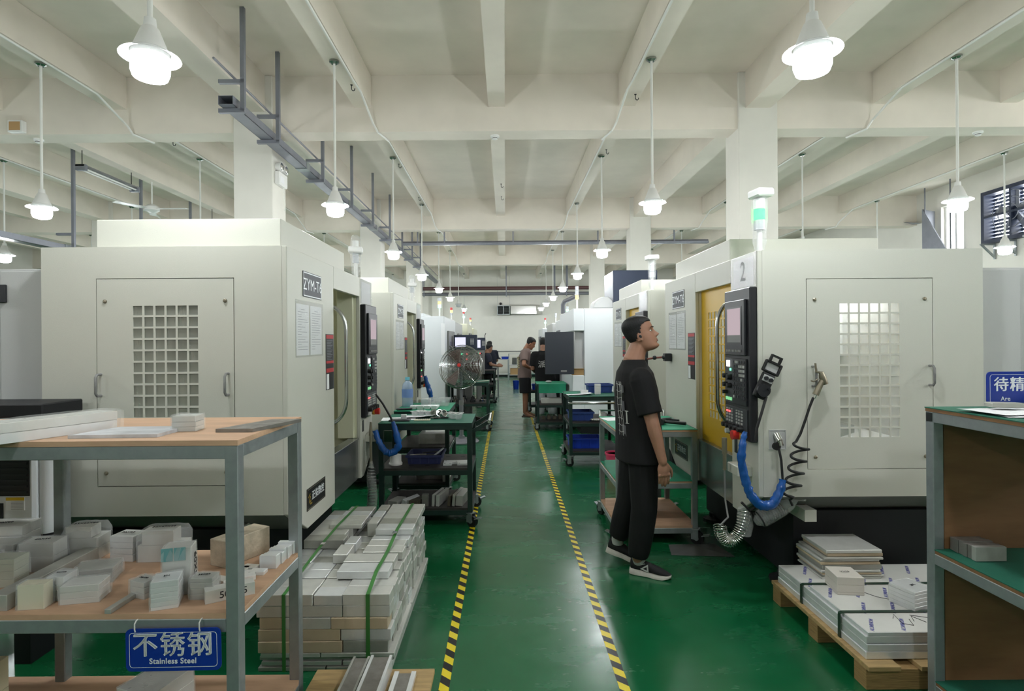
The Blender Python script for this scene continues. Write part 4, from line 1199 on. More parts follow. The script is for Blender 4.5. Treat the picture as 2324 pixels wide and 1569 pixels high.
# top deck z 1.247
ZT = 1.247
t = thing('wrapped_bar', 'long film-wrapped pair of aluminium bars across the rack corner', 'metal bar', (-1.50, 2.21, ZT), math.radians(-24))
MB().box(-.11, 0, -.75, 0, 0, .034).build('bar', ALUB, t, bevel=.001)
MB().box(-.108, -.002, -.752, .002, .035, .068).build('bar', ALU, t, bevel=.001)
fm = MB()
rs = []
for zi, zv in enumerate((0.0, .035, .071)):
    for q in range(24):
        y = -.74 + .76 * q / 23
        rs.append((.004 + RND.uniform(-1, 1) * .002 + (.004 if q > 20 else 0), y, zv))
fm.add(rs, [(zi * 24 + q, zi * 24 + q + 1, (zi + 1) * 24 + q + 1, (zi + 1) * 24 + q) for zi in range(2) for q in range(23)])
n0 = [(-.115 + .12 * q / 6 + RND.uniform(-1, 1) * .004, .012 + RND.uniform(-1, 1) * .006, z) for z in (0.0, .035, .074) for q in range(7)]
fm.add(n0, [(a * 7 + q, a * 7 + q + 1, (a + 1) * 7 + q + 1, (a + 1) * 7 + q) for a in range(2) for q in range(6)])
n1 = [(-.115 + .12 * q / 6, -.74 + .755 * k / 12, .0715 + RND.uniform(0, 1) * .004) for k in range(13) for q in range(7)]
fm.add(n1, [(a * 7 + q, a * 7 + q + 1, (a + 1) * 7 + q + 1, (a + 1) * 7 + q) for a in range(12) for q in range(6)])
fm.build('film', FILM, t, smooth=.7)
t = thing('aluminium_plate', 'thin pale aluminium plate with grey smears lying on the rack top', 'metal plate', (-1.36, 2.075, ZT), math.radians(2))
MB().add([(-.155, -.095, 0), (.145, -.09, 0), (.15, .10, 0), (-.10, .105, 0), (-.155, -.095, .012), (.145, -.09, .012), (.15, .10, .012), (-.10, .105, .012)], [(0, 3, 2, 1), (4, 5, 6, 7), (0, 1, 5, 4), (1, 2, 6, 5), (2, 3, 7, 6), (3, 0, 4, 7)]).build('plate', M_('smeared_aluminium', srgb(224, 226, 230), .4, .3, var=.45, vscale=6, stretch=(1, 2, 1)), t)
stack('small film-wrapped block pair on the rack top', -1.195, 2.155, ZT, .085, .075, (.018, .018, .022), .1, ALU, name='wrapped_block')
t = thing('aluminium_plate', 'dark grey bare plate near the rack corner', 'metal plate', (-.96, 2.22, ZT))
MB().add([(-.10, -.13, 0), (.035, -.13, 0), (.12, .13, 0), (.0, .13, 0), (-.10, -.13, .013), (.035, -.13, .013), (.12, .13, .013), (.0, .13, .013)], [(0, 3, 2, 1), (4, 5, 6, 7), (0, 1, 5, 4), (1, 2, 6, 5), (2, 3, 7, 6), (3, 0, 4, 7)]).build('plate', STEELB, t)
# middle deck z .665
ZM = .665
stack('film-wrapped stepped block with pen marks at the back edge of the middle deck', -1.795, 2.45, ZM, .14, .10, (.05, .045, .045), .08, ALU, mark='35X25X80', steps=1)
stack('small four-layer block with pen marks on top, between two stepped blocks', -1.605, 2.435, ZM, .105, .09, (.03, .025, .025, .025), -.12, ALUB, mark='30X25', film=False)
stack('large stepped block wrapped at one end, behind the tall upright block', -1.45, 2.43, ZM, .175, .095, (.07, .06), .06, ALU, mark='30X67X25', steps=1)
t = thing('aluminium_block', 'large raw sawn block with a rough side on the middle deck', 'metal block', (-1.165, 2.32, ZM), math.radians(-25))
MB().box(-.055, .04, 0, .22, 0, .108).build('block', M_('sawn_aluminium', srgb(206, 192, 168), .6, .3, var=.35, vscale=18, bump=.5, bscale=60), t, bevel=.002)
for q in range(7):
    t = tag(MB().box(0, .068 - .004 * (q % 2), 0, .024, 0, .052 - .004 * (q % 3)).build('aluminium_plate', ALUB, None, bevel=.001, loc=(-.995 + .002 * q, 2.30 + q * .0265, ZM)), 'small bright plate standing in a tight row at the deck edge', 'metal plate', 'row of small bright plates')
for q, (x, y, a) in enumerate(((-1.02, 2.25, .3), (-1.03, 2.30, -.2), (-1.0, 2.20, .5), (-1.05, 2.21, .1), (-.98, 2.255, .0), (-1.08, 2.17, -.4), (-1.02, 2.13, .2), (-1.06, 2.28, .1))):
    o = MB().box(-.03, .03, -.02, .02, 0, .010 + .004 * (q % 3)).build('aluminium_offcut', (ALUB, ALU)[q % 2], None, bevel=.001, loc=(x, y, ZM), rot=(0, 0, a))
    tag(o, 'small flat offcut lying loose near the row of bright plates', 'metal offcut', 'loose offcuts')
t = stack('tall upright film-wrapped block with a vertical pen mark', -1.20, 2.10, ZM, .095, .075, (.17,), .25, ALU, vmark=('60X52', .042, True))
MB().box(-.05, -.012, -.0395, -.0385, .125, .172).build('teal_tape', TEALFILM, t); MB().box(-.008, .03, -.0395, -.0385, .125, .172).build('teal_tape', TEALFILM, t)
stack('block of six bright plates in front of the tall upright block', -1.185, 1.995, ZM, .085, .085, (.012, .015, .015, .015, .018, .022), .35, ALUB, mark='3N', steps=0)
stack('crumpled film-wrapped stack leaning beside the six bright plates', -1.31, 2.07, ZM, .07, .06, (.02, .02, .02), -.35, ALU, mark='20X30')
stack('grey film-wrapped stack between the tall block and the marked bar', -1.085, 2.055, ZM, .08, .055, (.02, .02, .02, .016), .05, ALUD, mark='35X60')
t = thing('aluminium_bar', 'short square bar marked 50X15 at the front of the middle deck', 'metal bar', (-1.06, 2.005, ZM), math.radians(32))
MB().box(0, .16, -.022, .022, 0, .045).build('bar', ALU, t, bevel=.001)
text('50X15', .034, INK, t, (.09, -.0225, .022), (PI / 2, 0, 0), name='pen_mark', bold=.004)
t = thing('aluminium_bar', 'small flat bar poking over the front edge of the middle deck', 'metal bar', (-1.355, 1.925, ZM), math.radians(-3))
MB().box(0, .022, 0, .17, 0, .016).build('bar', ALUD, t, bevel=.001)
stack('low three-layer film-wrapped block at the front of the middle deck', -1.505, 2.045, ZM, .125, .085, (.02, .022, .022), .2, ALU)
stack('narrow four-layer block wedged behind the low wrapped block', -1.60, 2.06, ZM, .06, .07, (.018, .018, .02, .03), .05, ALUB, mark='25X40')
stack('cream coated block in creased film beside the long bar', -1.635, 1.985, ZM, .085, .05, (.085,), .12, M_('cream_coating', srgb(214, 208, 176), .55))
t = thing('aluminium_bar', 'long grey square bar lying across the middle deck', 'metal bar', (-1.735, 1.95, ZM), math.radians(1.5))
MB().box(-.03, .03, 0, .46, 0, .055).build('bar', ALUD, t, bevel=.0015)
stack('loosely wrapped flat bundle beside the long grey bar', -1.585, 2.215, ZM, .14, .11, (.02, .02, .015), .3, ALUD)
stack('tall wrapped stack with pen mark at the corner post', -1.885, 2.33, ZM, .13, .09, (.06, .055), .12, ALU, mark='40X30', steps=0)
stack('greenish wrapped stack in front of the corner post stack', -1.90, 2.18, ZM, .10, .08, (.03, .03, .025, .02), .1, M_('greenish_aluminium', srgb(196, 200, 178), .45, .3))
stack('big wrapped stack behind the corner post', -2.13, 2.44, ZM, .20, .11, (.06, .05, .04), .1, ALU, mark='80X60')
stack('wrapped stack pushed behind the greenish stack', -2.03, 2.33, ZM, .12, .08, (.06, .05), -.05, ALUD)
stack('flat wrapped stack next to the mid post', -2.03, 2.21, ZM, .1, .08, (.05, .05), .05, ALUD)
# bottom deck z .115
ZL = .115
stack('tall film-wrapped bundle standing on the bottom deck under the sign', -1.325, 2.16, ZL, .16, .19, (.05, .05, .05, .05), -.3, ALU)
for q in range(2): tag(MB().box(0, .035, 0, .34, 0, .02).build('brass_bar', M_('brass', srgb(150, 126, 60), .35, .7), None, bevel=.002, loc=(-1.53 + q * .045, 2.0, ZL), rot=(0, 0, -.35)), 'brass flat bar lying beside the tall bundle on the bottom deck', 'metal bar', 'brass bars on the bottom deck')
stack('cream coated block at the end of the bottom deck', -2.08, 2.2, ZL, .22, .12, (.11, .12), .05, MAT['cream_coating'], film=False)
tag(MB().box(0, .05, 0, .04, 0, .025).build('steel_offcut', STEELB, None, bevel=.001, loc=(-.97, 2.22, ZL), rot=(0, 0, .3)), 'small dark steel offcut on the corner of the bottom deck', 'metal offcut')

# ---- sheet stack on the pallet by the window side machine
t = thing('timber_pallet', 'pine pallet under the printed aluminium sheets', 'pallet', (1.60, 2.54, 0))
for q in range(5): MB().box(q * .235, q * .235 + .145, 0, .93, .092, .114).build('deck_board', PINE, t, bevel=.002)
for q in range(3): MB().box(0, 1.1, .02 + q * .40, .11 + q * .40, .0, .092).build('bearer', PLYEDGE, t, bevel=.002)
SH = 'printed aluminium sheet strapped on the pine pallet'
for k, (y0, y1, z0, z1, dx) in enumerate(((2.60, 3.44, .114, .149, 0), (2.60, 3.445, .150, .182, .006), (2.605, 3.44, .183, .216, .004))):
    block(1.625 + dx, 2.62, y0, y1, z0, z1, ALUB, SH, 'strapped sheets on the pallet', name='aluminium_sheet', cat='metal sheet')
BLUEINK = M_('blue_ink', srgb(96, 98, 158), .5)
PFILM = M_('printed_film', srgb(214, 214, 208), .35, var=.1, vscale=5)
t = thing('aluminium_sheet', 'topmost film-printed aluminium sheet with blue lettering and pen scrawls', 'metal sheet', (1.64, 2.605, .217))
MB().box(0, .98, 0, .50, 0, .016).build('sheet', ALUB, t, bevel=.001)
MB().box(.004, .976, .003, .497, .016, .0168).build('printed_film', PFILM, t)
for i in range(5):
    for j in range(3):
        text('ALUMINIUM', .024, BLUEINK, t, (.06 + i * .145 + (j % 2) * .07, .07 + j * .17, .0172), (0, 0, 1.05), bold=.01)
scr = MB()
for seg in ([(.20, .13), (.23, .17), (.21, .08), (.25, .06), (.27, .12)], [(.28, .10), (.30, .15), (.33, .09)], [(.30, .16), (.38, .13), (.47, .12)], [(.40, .09), (.42, .14), (.44, .09), (.49, .08)], [(.22, .44), (.27, .36), (.36, .30)], [(.38, .37), (.40, .33)], [(.42, .37), (.47, .37)], [(.45, .38), (.44, .31), (.49, .32)]):
    scr.tube([(x, y, .0176) for x, y in seg], .0016, 4)
scr.build('pen_scrawl', INK, t)['kind'] = 'stuff'
# open strip of the sheet below the topmost one, with its own print
t = thing('printed_film', 'strip of printed protective film on the lower sheet beside the plate stack', 'film', (1.632, 3.11, .2165))
MB().box(0, .97, 0, .325, 0, .0007).build('film', PFILM, t)
for i in range(5):
    for j in range(2): text('ALUMINIUM', .024, BLUEINK, t, (.05 + i * .15 + j * .06, .07 + j * .17, .001), (0, 0, 1.05), bold=.01)
# thinner plates stacked at the back
rs6 = random.Random(11)
z = .2175
for k, h in enumerate((.012, .012, .012, .016, .03, .014, .014, .014, .02, .02)):
    dx, dy = rs6.uniform(-.012, .012), rs6.uniform(-.008, .008)
    block(1.775 + dx + (.02 if k > 7 else 0), 2.11 + dx, 3.225 + dy, 3.50, z, z + h - .0006, (ALU, ALUD, ALUW)[k % 3], 'bare aluminium plate in the loose stack on the printed sheets', 'loose plate stack on the sheets', name='aluminium_plate', cat='metal plate')
    z += h
stack('pale pair of blocks with a pen scrawl on the printed sheets', 1.80, 3.06, .2345, .135, .15, (.014, .038, .040), -.12, M_('matt_aluminium', srgb(220, 214, 204), .5, .2), film=False, mark='YX25')
stack('creased film-wrapped block with rounded top beside the rack post', 2.03, 2.88, .2345, .14, .13, (.02, .02, .02, .02, .015), .35, ALUB, mark='20X')
for y, lb in ((3.16, 'dark green strap around the sheets beside the pale pair of blocks'), (2.80, 'dark green strap around the sheets over the pen scrawls')):
    zz = .2355 if y < 3 else .2195
    ribbon('packing_strap', lb, [(1.62, y, .10), (1.621, y, zz - .004), (1.635, y, zz + .002), (2.62, y, zz + .002), (2.625, y, .12)], .022, STRAPD, axis='y', th=.002)

# ---- on the matted rack
for q in range(6):
    tag(MB().box(0, .125, 0, .0225, 0, .058 - .002 * (q % 3)).build('steel_plate', (ALUD, STEELB)[1 if q else 0], None, bevel=.0012, loc=(1.895 + .003 * (q % 2), 2.315 + q * .0235, .666)), 'dark steel plate standing in the short row on the matted shelf', 'metal plate', 'row of steel plates on the matted shelf')
tr = random.Random(4)
for q in range(5):
    pp = MB()
    vs = []
    for i in range(7):
        for j in range(5): vs.append((i * .05, j * .0525, .002 + .0025 * q + .004 * math.sin(i * .9 + q) * (1 if i > 3 else .2) + .003 * tr.random()))
    pp.add(vs, [(i * 5 + j, (i + 1) * 5 + j, (i + 1) * 5 + j + 1, i * 5 + j + 1) for i in range(6) for j in range(4)])
    o = pp.build('paper_sheet', PAPER, None, smooth=.8, loc=(1.86 + q * .11 * (q % 3), 2.12 + .05 * (q % 2) - .04 * (q // 2), 1.272), rot=(0, 0, .1 * q - .2))
    tag(o, 'loose white drawing sheet on top of the matted rack', 'paper', 'loose drawings on the matted rack')
o = MB().add([(i * .06, j * .06, .03 + .012 * i - .01 * j * (i % 2)) for i in range(5) for j in range(4)], [(i * 4 + j, (i + 1) * 4 + j, (i + 1) * 4 + j + 1, i * 4 + j + 1) for i in range(4) for j in range(3)]).build('paper_sheet', PAPER, None, smooth=.6, loc=(2.14, 2.2, 1.272), rot=(0, 0, .1))
tag(o, 'curled grey drawing sheet leaning up before the standing sign', 'paper')
tag(MB().box(-.055, .055, -.03, .03, 0, .018).build('aluminium_offcut', ALUD, None, bevel=.003, loc=(2.0, 2.3, 1.292), rot=(0, 0, -.25)), 'flat dull offcut holding down the drawings on the matted rack', 'metal offcut')
# ================================================================ FLOOR FAN
t = thing('floor_fan', 'large grey pedestal fan with a round wire guard standing by the aisle', 'fan', (-.70, 9.0, 0))
MB().lathe([(0, 0), (.27, 0), (.275, .02), (.25, .04), (.05, .06), (.05, .1), (0, .1)], 28).build('base', PIPEG, t, smooth=.5)
MB().cyl((0, 0, .06), (0, 0, .62), .032, n=14).cyl((0, 0, .6), (0, 0, 1.10), .022, n=12).build('pole', PIPEG, t, smooth=.6)
MB().cyl((0, 0, .58), (0, 0, .66), .038, n=14).build('collar', GREYP, t, smooth=.6)
TI = Matrix.Rotation(math.radians(-14), 3, 'Z') @ Matrix.Rotation(math.radians(72), 3, 'X')   # local z of the head -> the way the fan blows
def wire(r, z, rad=.004, n=40):
    return [TI @ Vector((r * math.cos(2 * PI * q / n), r * math.sin(2 * PI * q / n), z)) + Vector((0, 0, 1.18)) for q in range(n)]
gd = MB()
for k in range(13):
    r = .07 + .27 * k / 12
    gd.tube(wire(r, .10 - .05 * (r / .34) ** 3), .0036, 4, closed=True)
for k in range(13):
    r = .07 + .27 * k / 12
    gd.tube(wire(r, -.10 + .05 * (r / .34) ** 3), .0036, 4, closed=True)
gd.build('guard_wires', STAIN, t)['kind'] = 'stuff'
MB().tube(wire(.345, .04, n=48), .006, 6, closed=True).build('guard_rim', STAIN, t, smooth=.8)
MB().tube(wire(.345, -.04, n=48), .006, 6, closed=True).build('guard_rim', STAIN, t, smooth=.8)
for k in range(8):
    a = k * PI / 4
    for s_ in (1, -1):
        p = [TI @ Vector((r * math.cos(a), r * math.sin(a), s_ * (.10 - .05 * (r / .34) ** 3))) + Vector((0, 0, 1.18)) for r in (.05, .15, .25, .345)]
        MB().tube(p, .0035, 5).build('guard_spoke', STAIN, t)

for k in range(3):
    a0 = k * 2 * PI / 3
    vs = []
    for i in range(6):
        for j in range(4):
            r = .06 + .25 * i / 5; a = a0 + (-.45 + .3 * j) * (1 - .25 * i / 5)
            vs.append(TI @ Vector((r * math.cos(a), r * math.sin(a), .03 * (j - 1.5) / 1.5)) + Vector((0, 0, 1.18)))
    MB().add(vs, [(i * 4 + j, (i + 1) * 4 + j, (i + 1) * 4 + j + 1, i * 4 + j + 1) for i in range(5) for j in range(3)]).build('blade', M_('fan_blade_metal', srgb(104, 84, 80), .4, .4), t, smooth=.8)
MB().lathe([(0, -.20), (.08, -.20), (.095, -.17), (.095, -.09), (.04, -.06), (.03, .06), (0, .06)], 18, (0, 0, 1.18), M=TI).build('motor', GREYP, t, smooth=.6)
MB().lathe([(0, .098), (.03, .098), (.028, .112), (0, .114)], 16, (0, 0, 1.18), M=TI).build('badge', RED, t, smooth=.6)
MB().tube([(.03, .02, 1.1), (.05, .05, .7), (.045, .03, .3), (.1, .1, .06), (.3, .3, .006)], .005, 6).build('cord', RUBBER, t, smooth=.8)

# ================================================================ THINGS ON THE TROLLEYS
def sheet(label, x, y, z, w, d, rz, curl=.0, group=None, mat=PAPER, name='paper_sheet', cat='paper'):
    vs = [(-w / 2 + w * i / 4, -d / 2 + d * j / 4, .0008 + curl * ((i / 4) ** 3 + (1 - j / 4) ** 4 * .5)) for i in range(5) for j in range(5)]
    o = MB().add(vs, [(i * 5 + j, (i + 1) * 5 + j, (i + 1) * 5 + j + 1, i * 5 + j + 1) for i in range(4) for j in range(4)]).build(name, mat, None, smooth=1, loc=(x, y, z), rot=(0, 0, rz))
    return tag(o, label, cat, group)
def cup(label, x, y, z, r, h, group, mat=FILMB, n=4, rz=0):
    t = thing('plastic_cup', label, 'container', (x, y, z), rz, group)
    MB().lathe([(0, .001), (r * .72, .001), (r, h), (r * .96, h), (r * .68, .004), (0, .004)], n).build('cup', mat, t)
    MB().plate([-r * .8, -r * .68, r * .68, r * .8], [-r * .8, -r * .68, r * .68, r * .8], lambda i, j: not (i == 1 and j == 1), .003, lambda u, v, d: (u, v, h - .003 + d)).build('rim', WHITEP, t)
    return t
ZA = .885
# dark green trolley, top
sheet('white drawing under the tablet on the dark green trolley', -.96, 5.14, ZA, .30, .21, .12, .0)
sheet('second white drawing half under the plastic tray on the dark green trolley', -.80, 5.24, ZA + .001, .30, .21, -.2, .02)
t = thing('tablet', 'thin black tablet lying on the drawing beside the machine', 'tablet', (-.93, 5.02, ZA + .002), .02)
MB().box(-.09, .09, -.06, .06, 0, .010).build('body', BLACK, t, bevel=.003)
MB().box(-.08, .08, -.05, .05, .010, .0105).build('screen', GREYP_D, t)
stack('small bright machined block on the tablet', -.90, 5.05, ZA + .013, .05, .04, (.02, .018), .1, ALUB, film=False, name='machined_block')
for k, (x, y) in enumerate(((-.84, 5.30), (-.78, 5.33), (-.72, 5.30), (-.80, 5.38))):
    cup('clear square part tray among the drawings on the dark green trolley', x, y, ZA + .004, .042, .045, 'part trays among the drawings', rz=.7 + .1 * k)
for k, (x, y) in enumerate(((-.475, 5.12), (-.50, 5.20), (-.425, 5.08), (-.42, 5.16))):
    cup('clear square part tray near the handle of the dark green trolley', x, y, ZA, .04, .05, 'part trays near the trolley handle', rz=.78 + .08 * k)
for k, x in enumerate((-.66, -.61, -.57)):
    o = MB().lathe([(.028, -.012), (.034, -.012), (.034, .012), (.028, .012), (.028, -.012)], 18, M=Matrix.Rotation(1.25, 3, 'X')).build('steel_ring', CHROME, None, smooth=.6, loc=(x, 5.27 - .015 * k, ZA + .034), rot=(0, 0, .4 * k))
    tag(o, 'shiny steel ring standing on the dark green trolley', 'ring', 'steel rings on the trolley')
t = thing('calculator', 'small cream calculator on the dark green trolley', 'calculator', (-.735, 5.03, ZA), .05)
MB().box(-.07, .07, -.035, .035, 0, .010).build('body', CREAM, t, bevel=.002)
k_ = MB()
for i in range(7): k_.box(-.06 + i * .018, -.048 + i * .018, .005, .018, .010, .012)
k_.build('keys', GREYP, t)['kind'] = 'stuff'
t = thing('pliers', 'grey pliers lying on the dark green trolley', 'pliers', (-.585, 5.12, ZA), .1)
MB().tube([(-.06, .0, .008), (0, .01, .01), (.07, .02, .008)], [.006, .008, .006], 7).build('handle', BLACK, t)
MB().tube([(-.06, .02, .008), (0, .01, .01), (.07, -.004, .008)], [.006, .008, .006], 7).build('handle', BLACK, t)
MB().bar((.0, .01, .01), (-.09, .012, .01), .02, .01).build('jaw', STEELB, t)
# middle deck
t = thing('tape_roll', 'white cardboard-cored roll on the middle deck', 'roll', (-.97, 5.02, .501))
MB().lathe([(.035, 0), (.058, 0), (.06, .012), (.050, .03), (.05, .085), (.045, .088), (.03, .07), (.035, 0)], 22).build('roll', WHITEP, t, smooth=.6)
t = crate('tool_tray', 'dark blue tray full of worn hand tools on the middle deck', -.72, 5.17, .501, .30, .30, .08, M_('dark_blue_plastic', srgb(40, 46, 86), .5), cat='tray')
tr = random.Random(9)
for q in range(9):
    x, y, a = -.72 + tr.uniform(-.09, .09), 5.17 + tr.uniform(-.09, .09), tr.uniform(-1, 1)
    o = MB().tube([(-.07, 0, 0), (.02, .004, .004), (.075, 0, 0)], [.006, .005, .010], 7).build('hand_tool', (STEELO, BLACK, STEELB)[q % 3], None, smooth=.8, loc=(x, y, .519 + .0145 * (q % 5)), rot=(0, .05, a))
    tag(o, 'worn hand tool lying in the dark blue tray', 'tool', 'hand tools in the dark blue tray')
tag(MB().box(-.06, .06, -.012, .012, 0, .004).build('steel_ruler', ALUB, None, loc=(-.60, 5.10, .592), rot=(.0, -.5, .7)), 'short steel scale leaning on the edge of the dark blue tray', 'ruler')
t = thing('fixture_plate', 'bright fixture plate with a square notch on the middle deck', 'fixture plate', (-.44, 5.03, .501), .03)
MB().prism([(-.11, -.07), (-.035, -.07), (-.035, -.015), (.012, -.015), (.012, -.07), (.115, -.07), (.115, .085), (-.11, .085)], 'z', 0, .016).build('plate', ALUB, t)
for hx, hy in ((-.095, -.055), (-.05, -.055), (.10, -.055), (.03, -.055), (-.095, .07), (.10, .07), (0, .03)): MB().cyl((hx, hy, .0155), (hx, hy, .0164), .006, n=10).build('bolt_hole', DARK, t)
# bottom deck: bars set on edge
bars = [(-.98, .16, .09, .05, ALUD, .35, 0), (-.90, .20, .035, .06, ALUB, .5, .5), (-.865, .12, .03, .055, ALUD, .35, 0), (-.80, .17, .08, .05, STEELO, .2, 0), (-.755, .14, .03, .06, STEELO, .15, 0), (-.70, .05, .055, .1, STEELB, 0, 0), (-.635, .26, .022, .10, ALU, .22, .06), (-.595, .26, .03, .095, ALU, .22, .06), (-.50, .25, .022, .09, STEELO, .2, .1), (-.46, .27, .025, .10, ALUD, .18, .1), (-.41, .26, .06, .09, ALUD, .16, .08)]
for q, (x, ln, w, h, m, rz, rx) in enumerate(bars):
    o = MB().box(-w / 2, w / 2, 0, ln, 0, h).build('metal_bar', m, None, bevel=.002, loc=(x, 4.91, .161 + (w * math.sin(rx) / 2)), rot=(0, rx, -rz))
    tag(o, 'short machined bar standing in the row on the bottom deck of the dark green trolley', 'metal bar', 'bars on the bottom deck')

# green-topped trolley with the bottle
t = thing('water_bottle', 'large clear water bottle with a pale blue cap on the green-topped trolley', 'bottle', (-1.05, 6.12, ZA))
MB().lathe([(0, 0), (.055, 0), (.06, .02), (.058, .08), (.06, .1), (.058, .2), (.05, .245), (.022, .275), (.022, .29), (0, .29)], 18).build('body', BOTTLE, t, smooth=.6)
MB().lathe([(.0585, .10), (.0612, .10), (.0612, .19), (.0585, .19)], 18).build('label_band', M_('bottle_label', srgb(120, 150, 206), .4), t, smooth=.6)
MB().lathe([(0, .285), (.025, .285), (.024, .315), (0, .315)], 16).build('cap', M_('cap_blue', srgb(120, 204, 224), .4), t, smooth=.6)
for q in range(12):
    i, j = q % 4, q // 4
    tag(MB().box(-.03, .03, -.035, .035, 0, .022 if j else .04).build('machined_part', ALUB, None, bevel=.004, loc=(-.95 + i * .072, 5.88 + j * .085, ZA)), 'pale machined part laid out in rows on the green-topped trolley', 'machined part', 'machined parts in rows')
t = crate('parts_box', 'clear plastic parts box on the green-topped trolley', -.72, 6.18, ZA, .22, .16, .085, FILMB, cat='box')
tag(MB().box(-.05, .05, -.04, .04, 0, .07).build('parts_carton', PAINT_W, None, bevel=.003, loc=(-.87, 6.25, ZA)), 'small white parts carton beside the clear parts box', 'box')
tag(MB().cbox(0, 0, 0, .16, .05, .02, rot=(0, 0, .1)).build('tool_case', BLACK, None, bevel=.008, loc=(-1.03, 5.80, ZA + .0125)), 'flat black tool case on the green-topped trolley', 'case')
tag(MB().box(-.14, .14, -.16, .16, 0, .11).build('fixture_block', ALUD, None, bevel=.004, loc=(-.76, 6.05, .521)), 'large grey fixture block on the middle deck of the green-topped trolley', 'metal block')
tag(MB().box(-.15, .15, -.12, .12, 0, .10).build('fixture_block', STEELB, None, bevel=.004, loc=(-.78, 6.0, .161)), 'large dark fixture block on the bottom deck of the green-topped trolley', 'metal block')
for q in range(3): tag(MB().box(-.03, .03, -.09, .09, 0, .12).build('metal_bar', ALU, None, bevel=.002, loc=(-.615 + q * .0, 5.87 + q * .2, .161)), 'upright bright bar at the edge of the green-topped trolley bottom deck', 'metal bar', 'bright bars on the green-topped trolley')

# trolley behind the fan: oily parts
for q in range(7):
    x, y = -.93 + (q % 4) * .17, 10.2 + (q // 4) * .28
    tag(MB().lathe([(0, 0), (.05, 0), (.05, .04), (.03, .05), (.03, .09), (0, .09)], 12).build('tool_holder', (CHROME, STEELB, DARK)[q % 3], None, smooth=.5, loc=(x, y, .501)), 'short tool holder standing on the trolley behind the fan', 'tool holder', 'tool holders behind the fan')
tag(MB().cbox(0, 0, 0, .05, .42, .05, rot=(.0, 0, .5)).build('metal_bar', STEELO, None, loc=(-.5, 10.35, .19)), 'rusty bar on the bottom deck of the trolley behind the fan', 'metal bar')
sheet('cream paper lying on the trolley behind the fan', -.42, 10.3, .861, .25, .18, .3, .01, mat=CREAM)

# galvanised trolley by the man
sheet('white sheet on the bright green mat beside the man', .93, 5.02, ZA, .16, .20, .2)
t = thing('vise', 'small grey machine vise on the bright green mat', 'vise', (1.18, 4.92, ZA), .1)
MB().box(-.08, .08, -.04, .04, 0, .03).build('base', ALU, t, bevel=.003)
MB().box(-.08, -.045, -.04, .04, .03, .075).build('fixed_jaw', ALU, t, bevel=.003)
MB().box(.01, .045, -.04, .04, .03, .07).build('moving_jaw', ALU, t, bevel=.003)
MB().cyl((.045, 0, .05), (.12, 0, .05), .007, n=8).build('screw', STEELB, t)
stack('bag of small bright parts on the bright green mat', 1.27, 4.93, ZA, .09, .07, (.03, .025), .4, ALUB)
t = thing('hammer', 'black rubber hammer lying on the bright green mat', 'hammer', (1.36, 4.62, ZA), -.5)
MB().cyl((-.11, 0, .024), (.09, 0, .02), .012, .014, 10).build('handle', RUBBER, t, smooth=.7)
MB().cyl((-.10, -.045, .026), (-.10, .045, .026), .025, n=14).build('head', RUBBER, t, smooth=.7)
t = thing('air_blow_gun', 'black air blow gun lying behind the rubber hammer', 'blow gun', (1.33, 4.80, ZA), .3)
MB().cyl((-.09, 0, .02), (.06, 0, .02), .016, .018, 10).build('body', BLACK, t, smooth=.7)
MB().bar((.05, 0, .018), (.08, -.08, .016), .03, .025).build('grip', BLACK, t, bevel=.004)
tag(MB().prism([(-.06, 0), (.06, 0), (.01, .12)], 'y', 0, .006).build('red_flap', M_('maroon_plastic', srgb(112, 54, 56), .5), None, loc=(1.30, 5.17, ZA)), 'maroon plastic triangle leaning at the back of the green mat', 'marker')
stack('small bright wrapped block on the middle mat', 1.25, 4.48, .491, .055, .05, (.02, .022), .1, ALUB)
tag(MB().box(-.05, .05, -.02, .02, 0, .012).build('red_marker', REDL, None, loc=(.93, 4.48, .491), rot=(0, 0, .5)), 'flat red and white tag on the middle mat', 'tag')
t = thing('paint_can', 'dented dark metal drum on the floor behind the galvanised trolley', 'drum', (1.36, 5.55, 0))
MB().lathe([(0, 0), (.13, 0), (.135, .02), (.13, .06), (.134, .08), (.13, .2), (.134, .22), (.13, .34), (.12, .34), (.12, .05), (0, .05)], 22).build('body', BROWNSTEEL, t, smooth=.5)
tag(MB().add([(-.2, -.1, .002), (.25, -.14, .002), (.2, .14, .002), (-.16, .12, .002), (0, 0, .035)], [(0, 1, 4), (1, 2, 4), (2, 3, 4), (3, 0, 4)]).build('rag', M_('grey_rag', srgb(96, 98, 96), .85), None, loc=(1.40, 4.28, 0)), 'grey rag on the floor beside the galvanised trolley', 'rag')

# dark trolley with the crates
sheet('white drawing on the trolley with the crates', .95, 7.36, .881, .32, .22, .1, .02)
sheet('green cloth corner on the trolley with the crates', .86, 7.62, .881, .2, .14, .1, 0, mat=MATG, name='cloth', cat='cloth')
stack('pale stacked blocks on the trolley with the crates', 1.19, 7.42, .881, .075, .06, (.035, .035, .035, .03), .0, ALUB, film=False, name='stacked_block')
stack('flat pale block pair on the drawing', 1.02, 7.45, .884, .09, .06, (.03, .02), .1, ALUB, film=False, name='stacked_block')
crate('plastic_crate', 'dull blue crate at the back of the trolley beside the drawing', 1.26, 7.75, .881, .32, .26, .11, BLUED)
crate('plastic_crate', 'dull blue crate with odd parts on the middle deck', .96, 7.42, .561, .30, .32, .11, BLUED)
crate('plastic_crate', 'bright blue crate on the bottom deck', 1.02, 7.46, .201, .42, .34, .13, BLUEP)
t = thing('tape_roll', 'white roll on the middle deck beside the dull blue crate', 'roll', (1.25, 7.40, .561))
MB().lathe([(.03, 0), (.052, 0), (.052, .085), (.03, .085), (.03, 0)], 18).build('roll', WHITEP, t, smooth=.5)
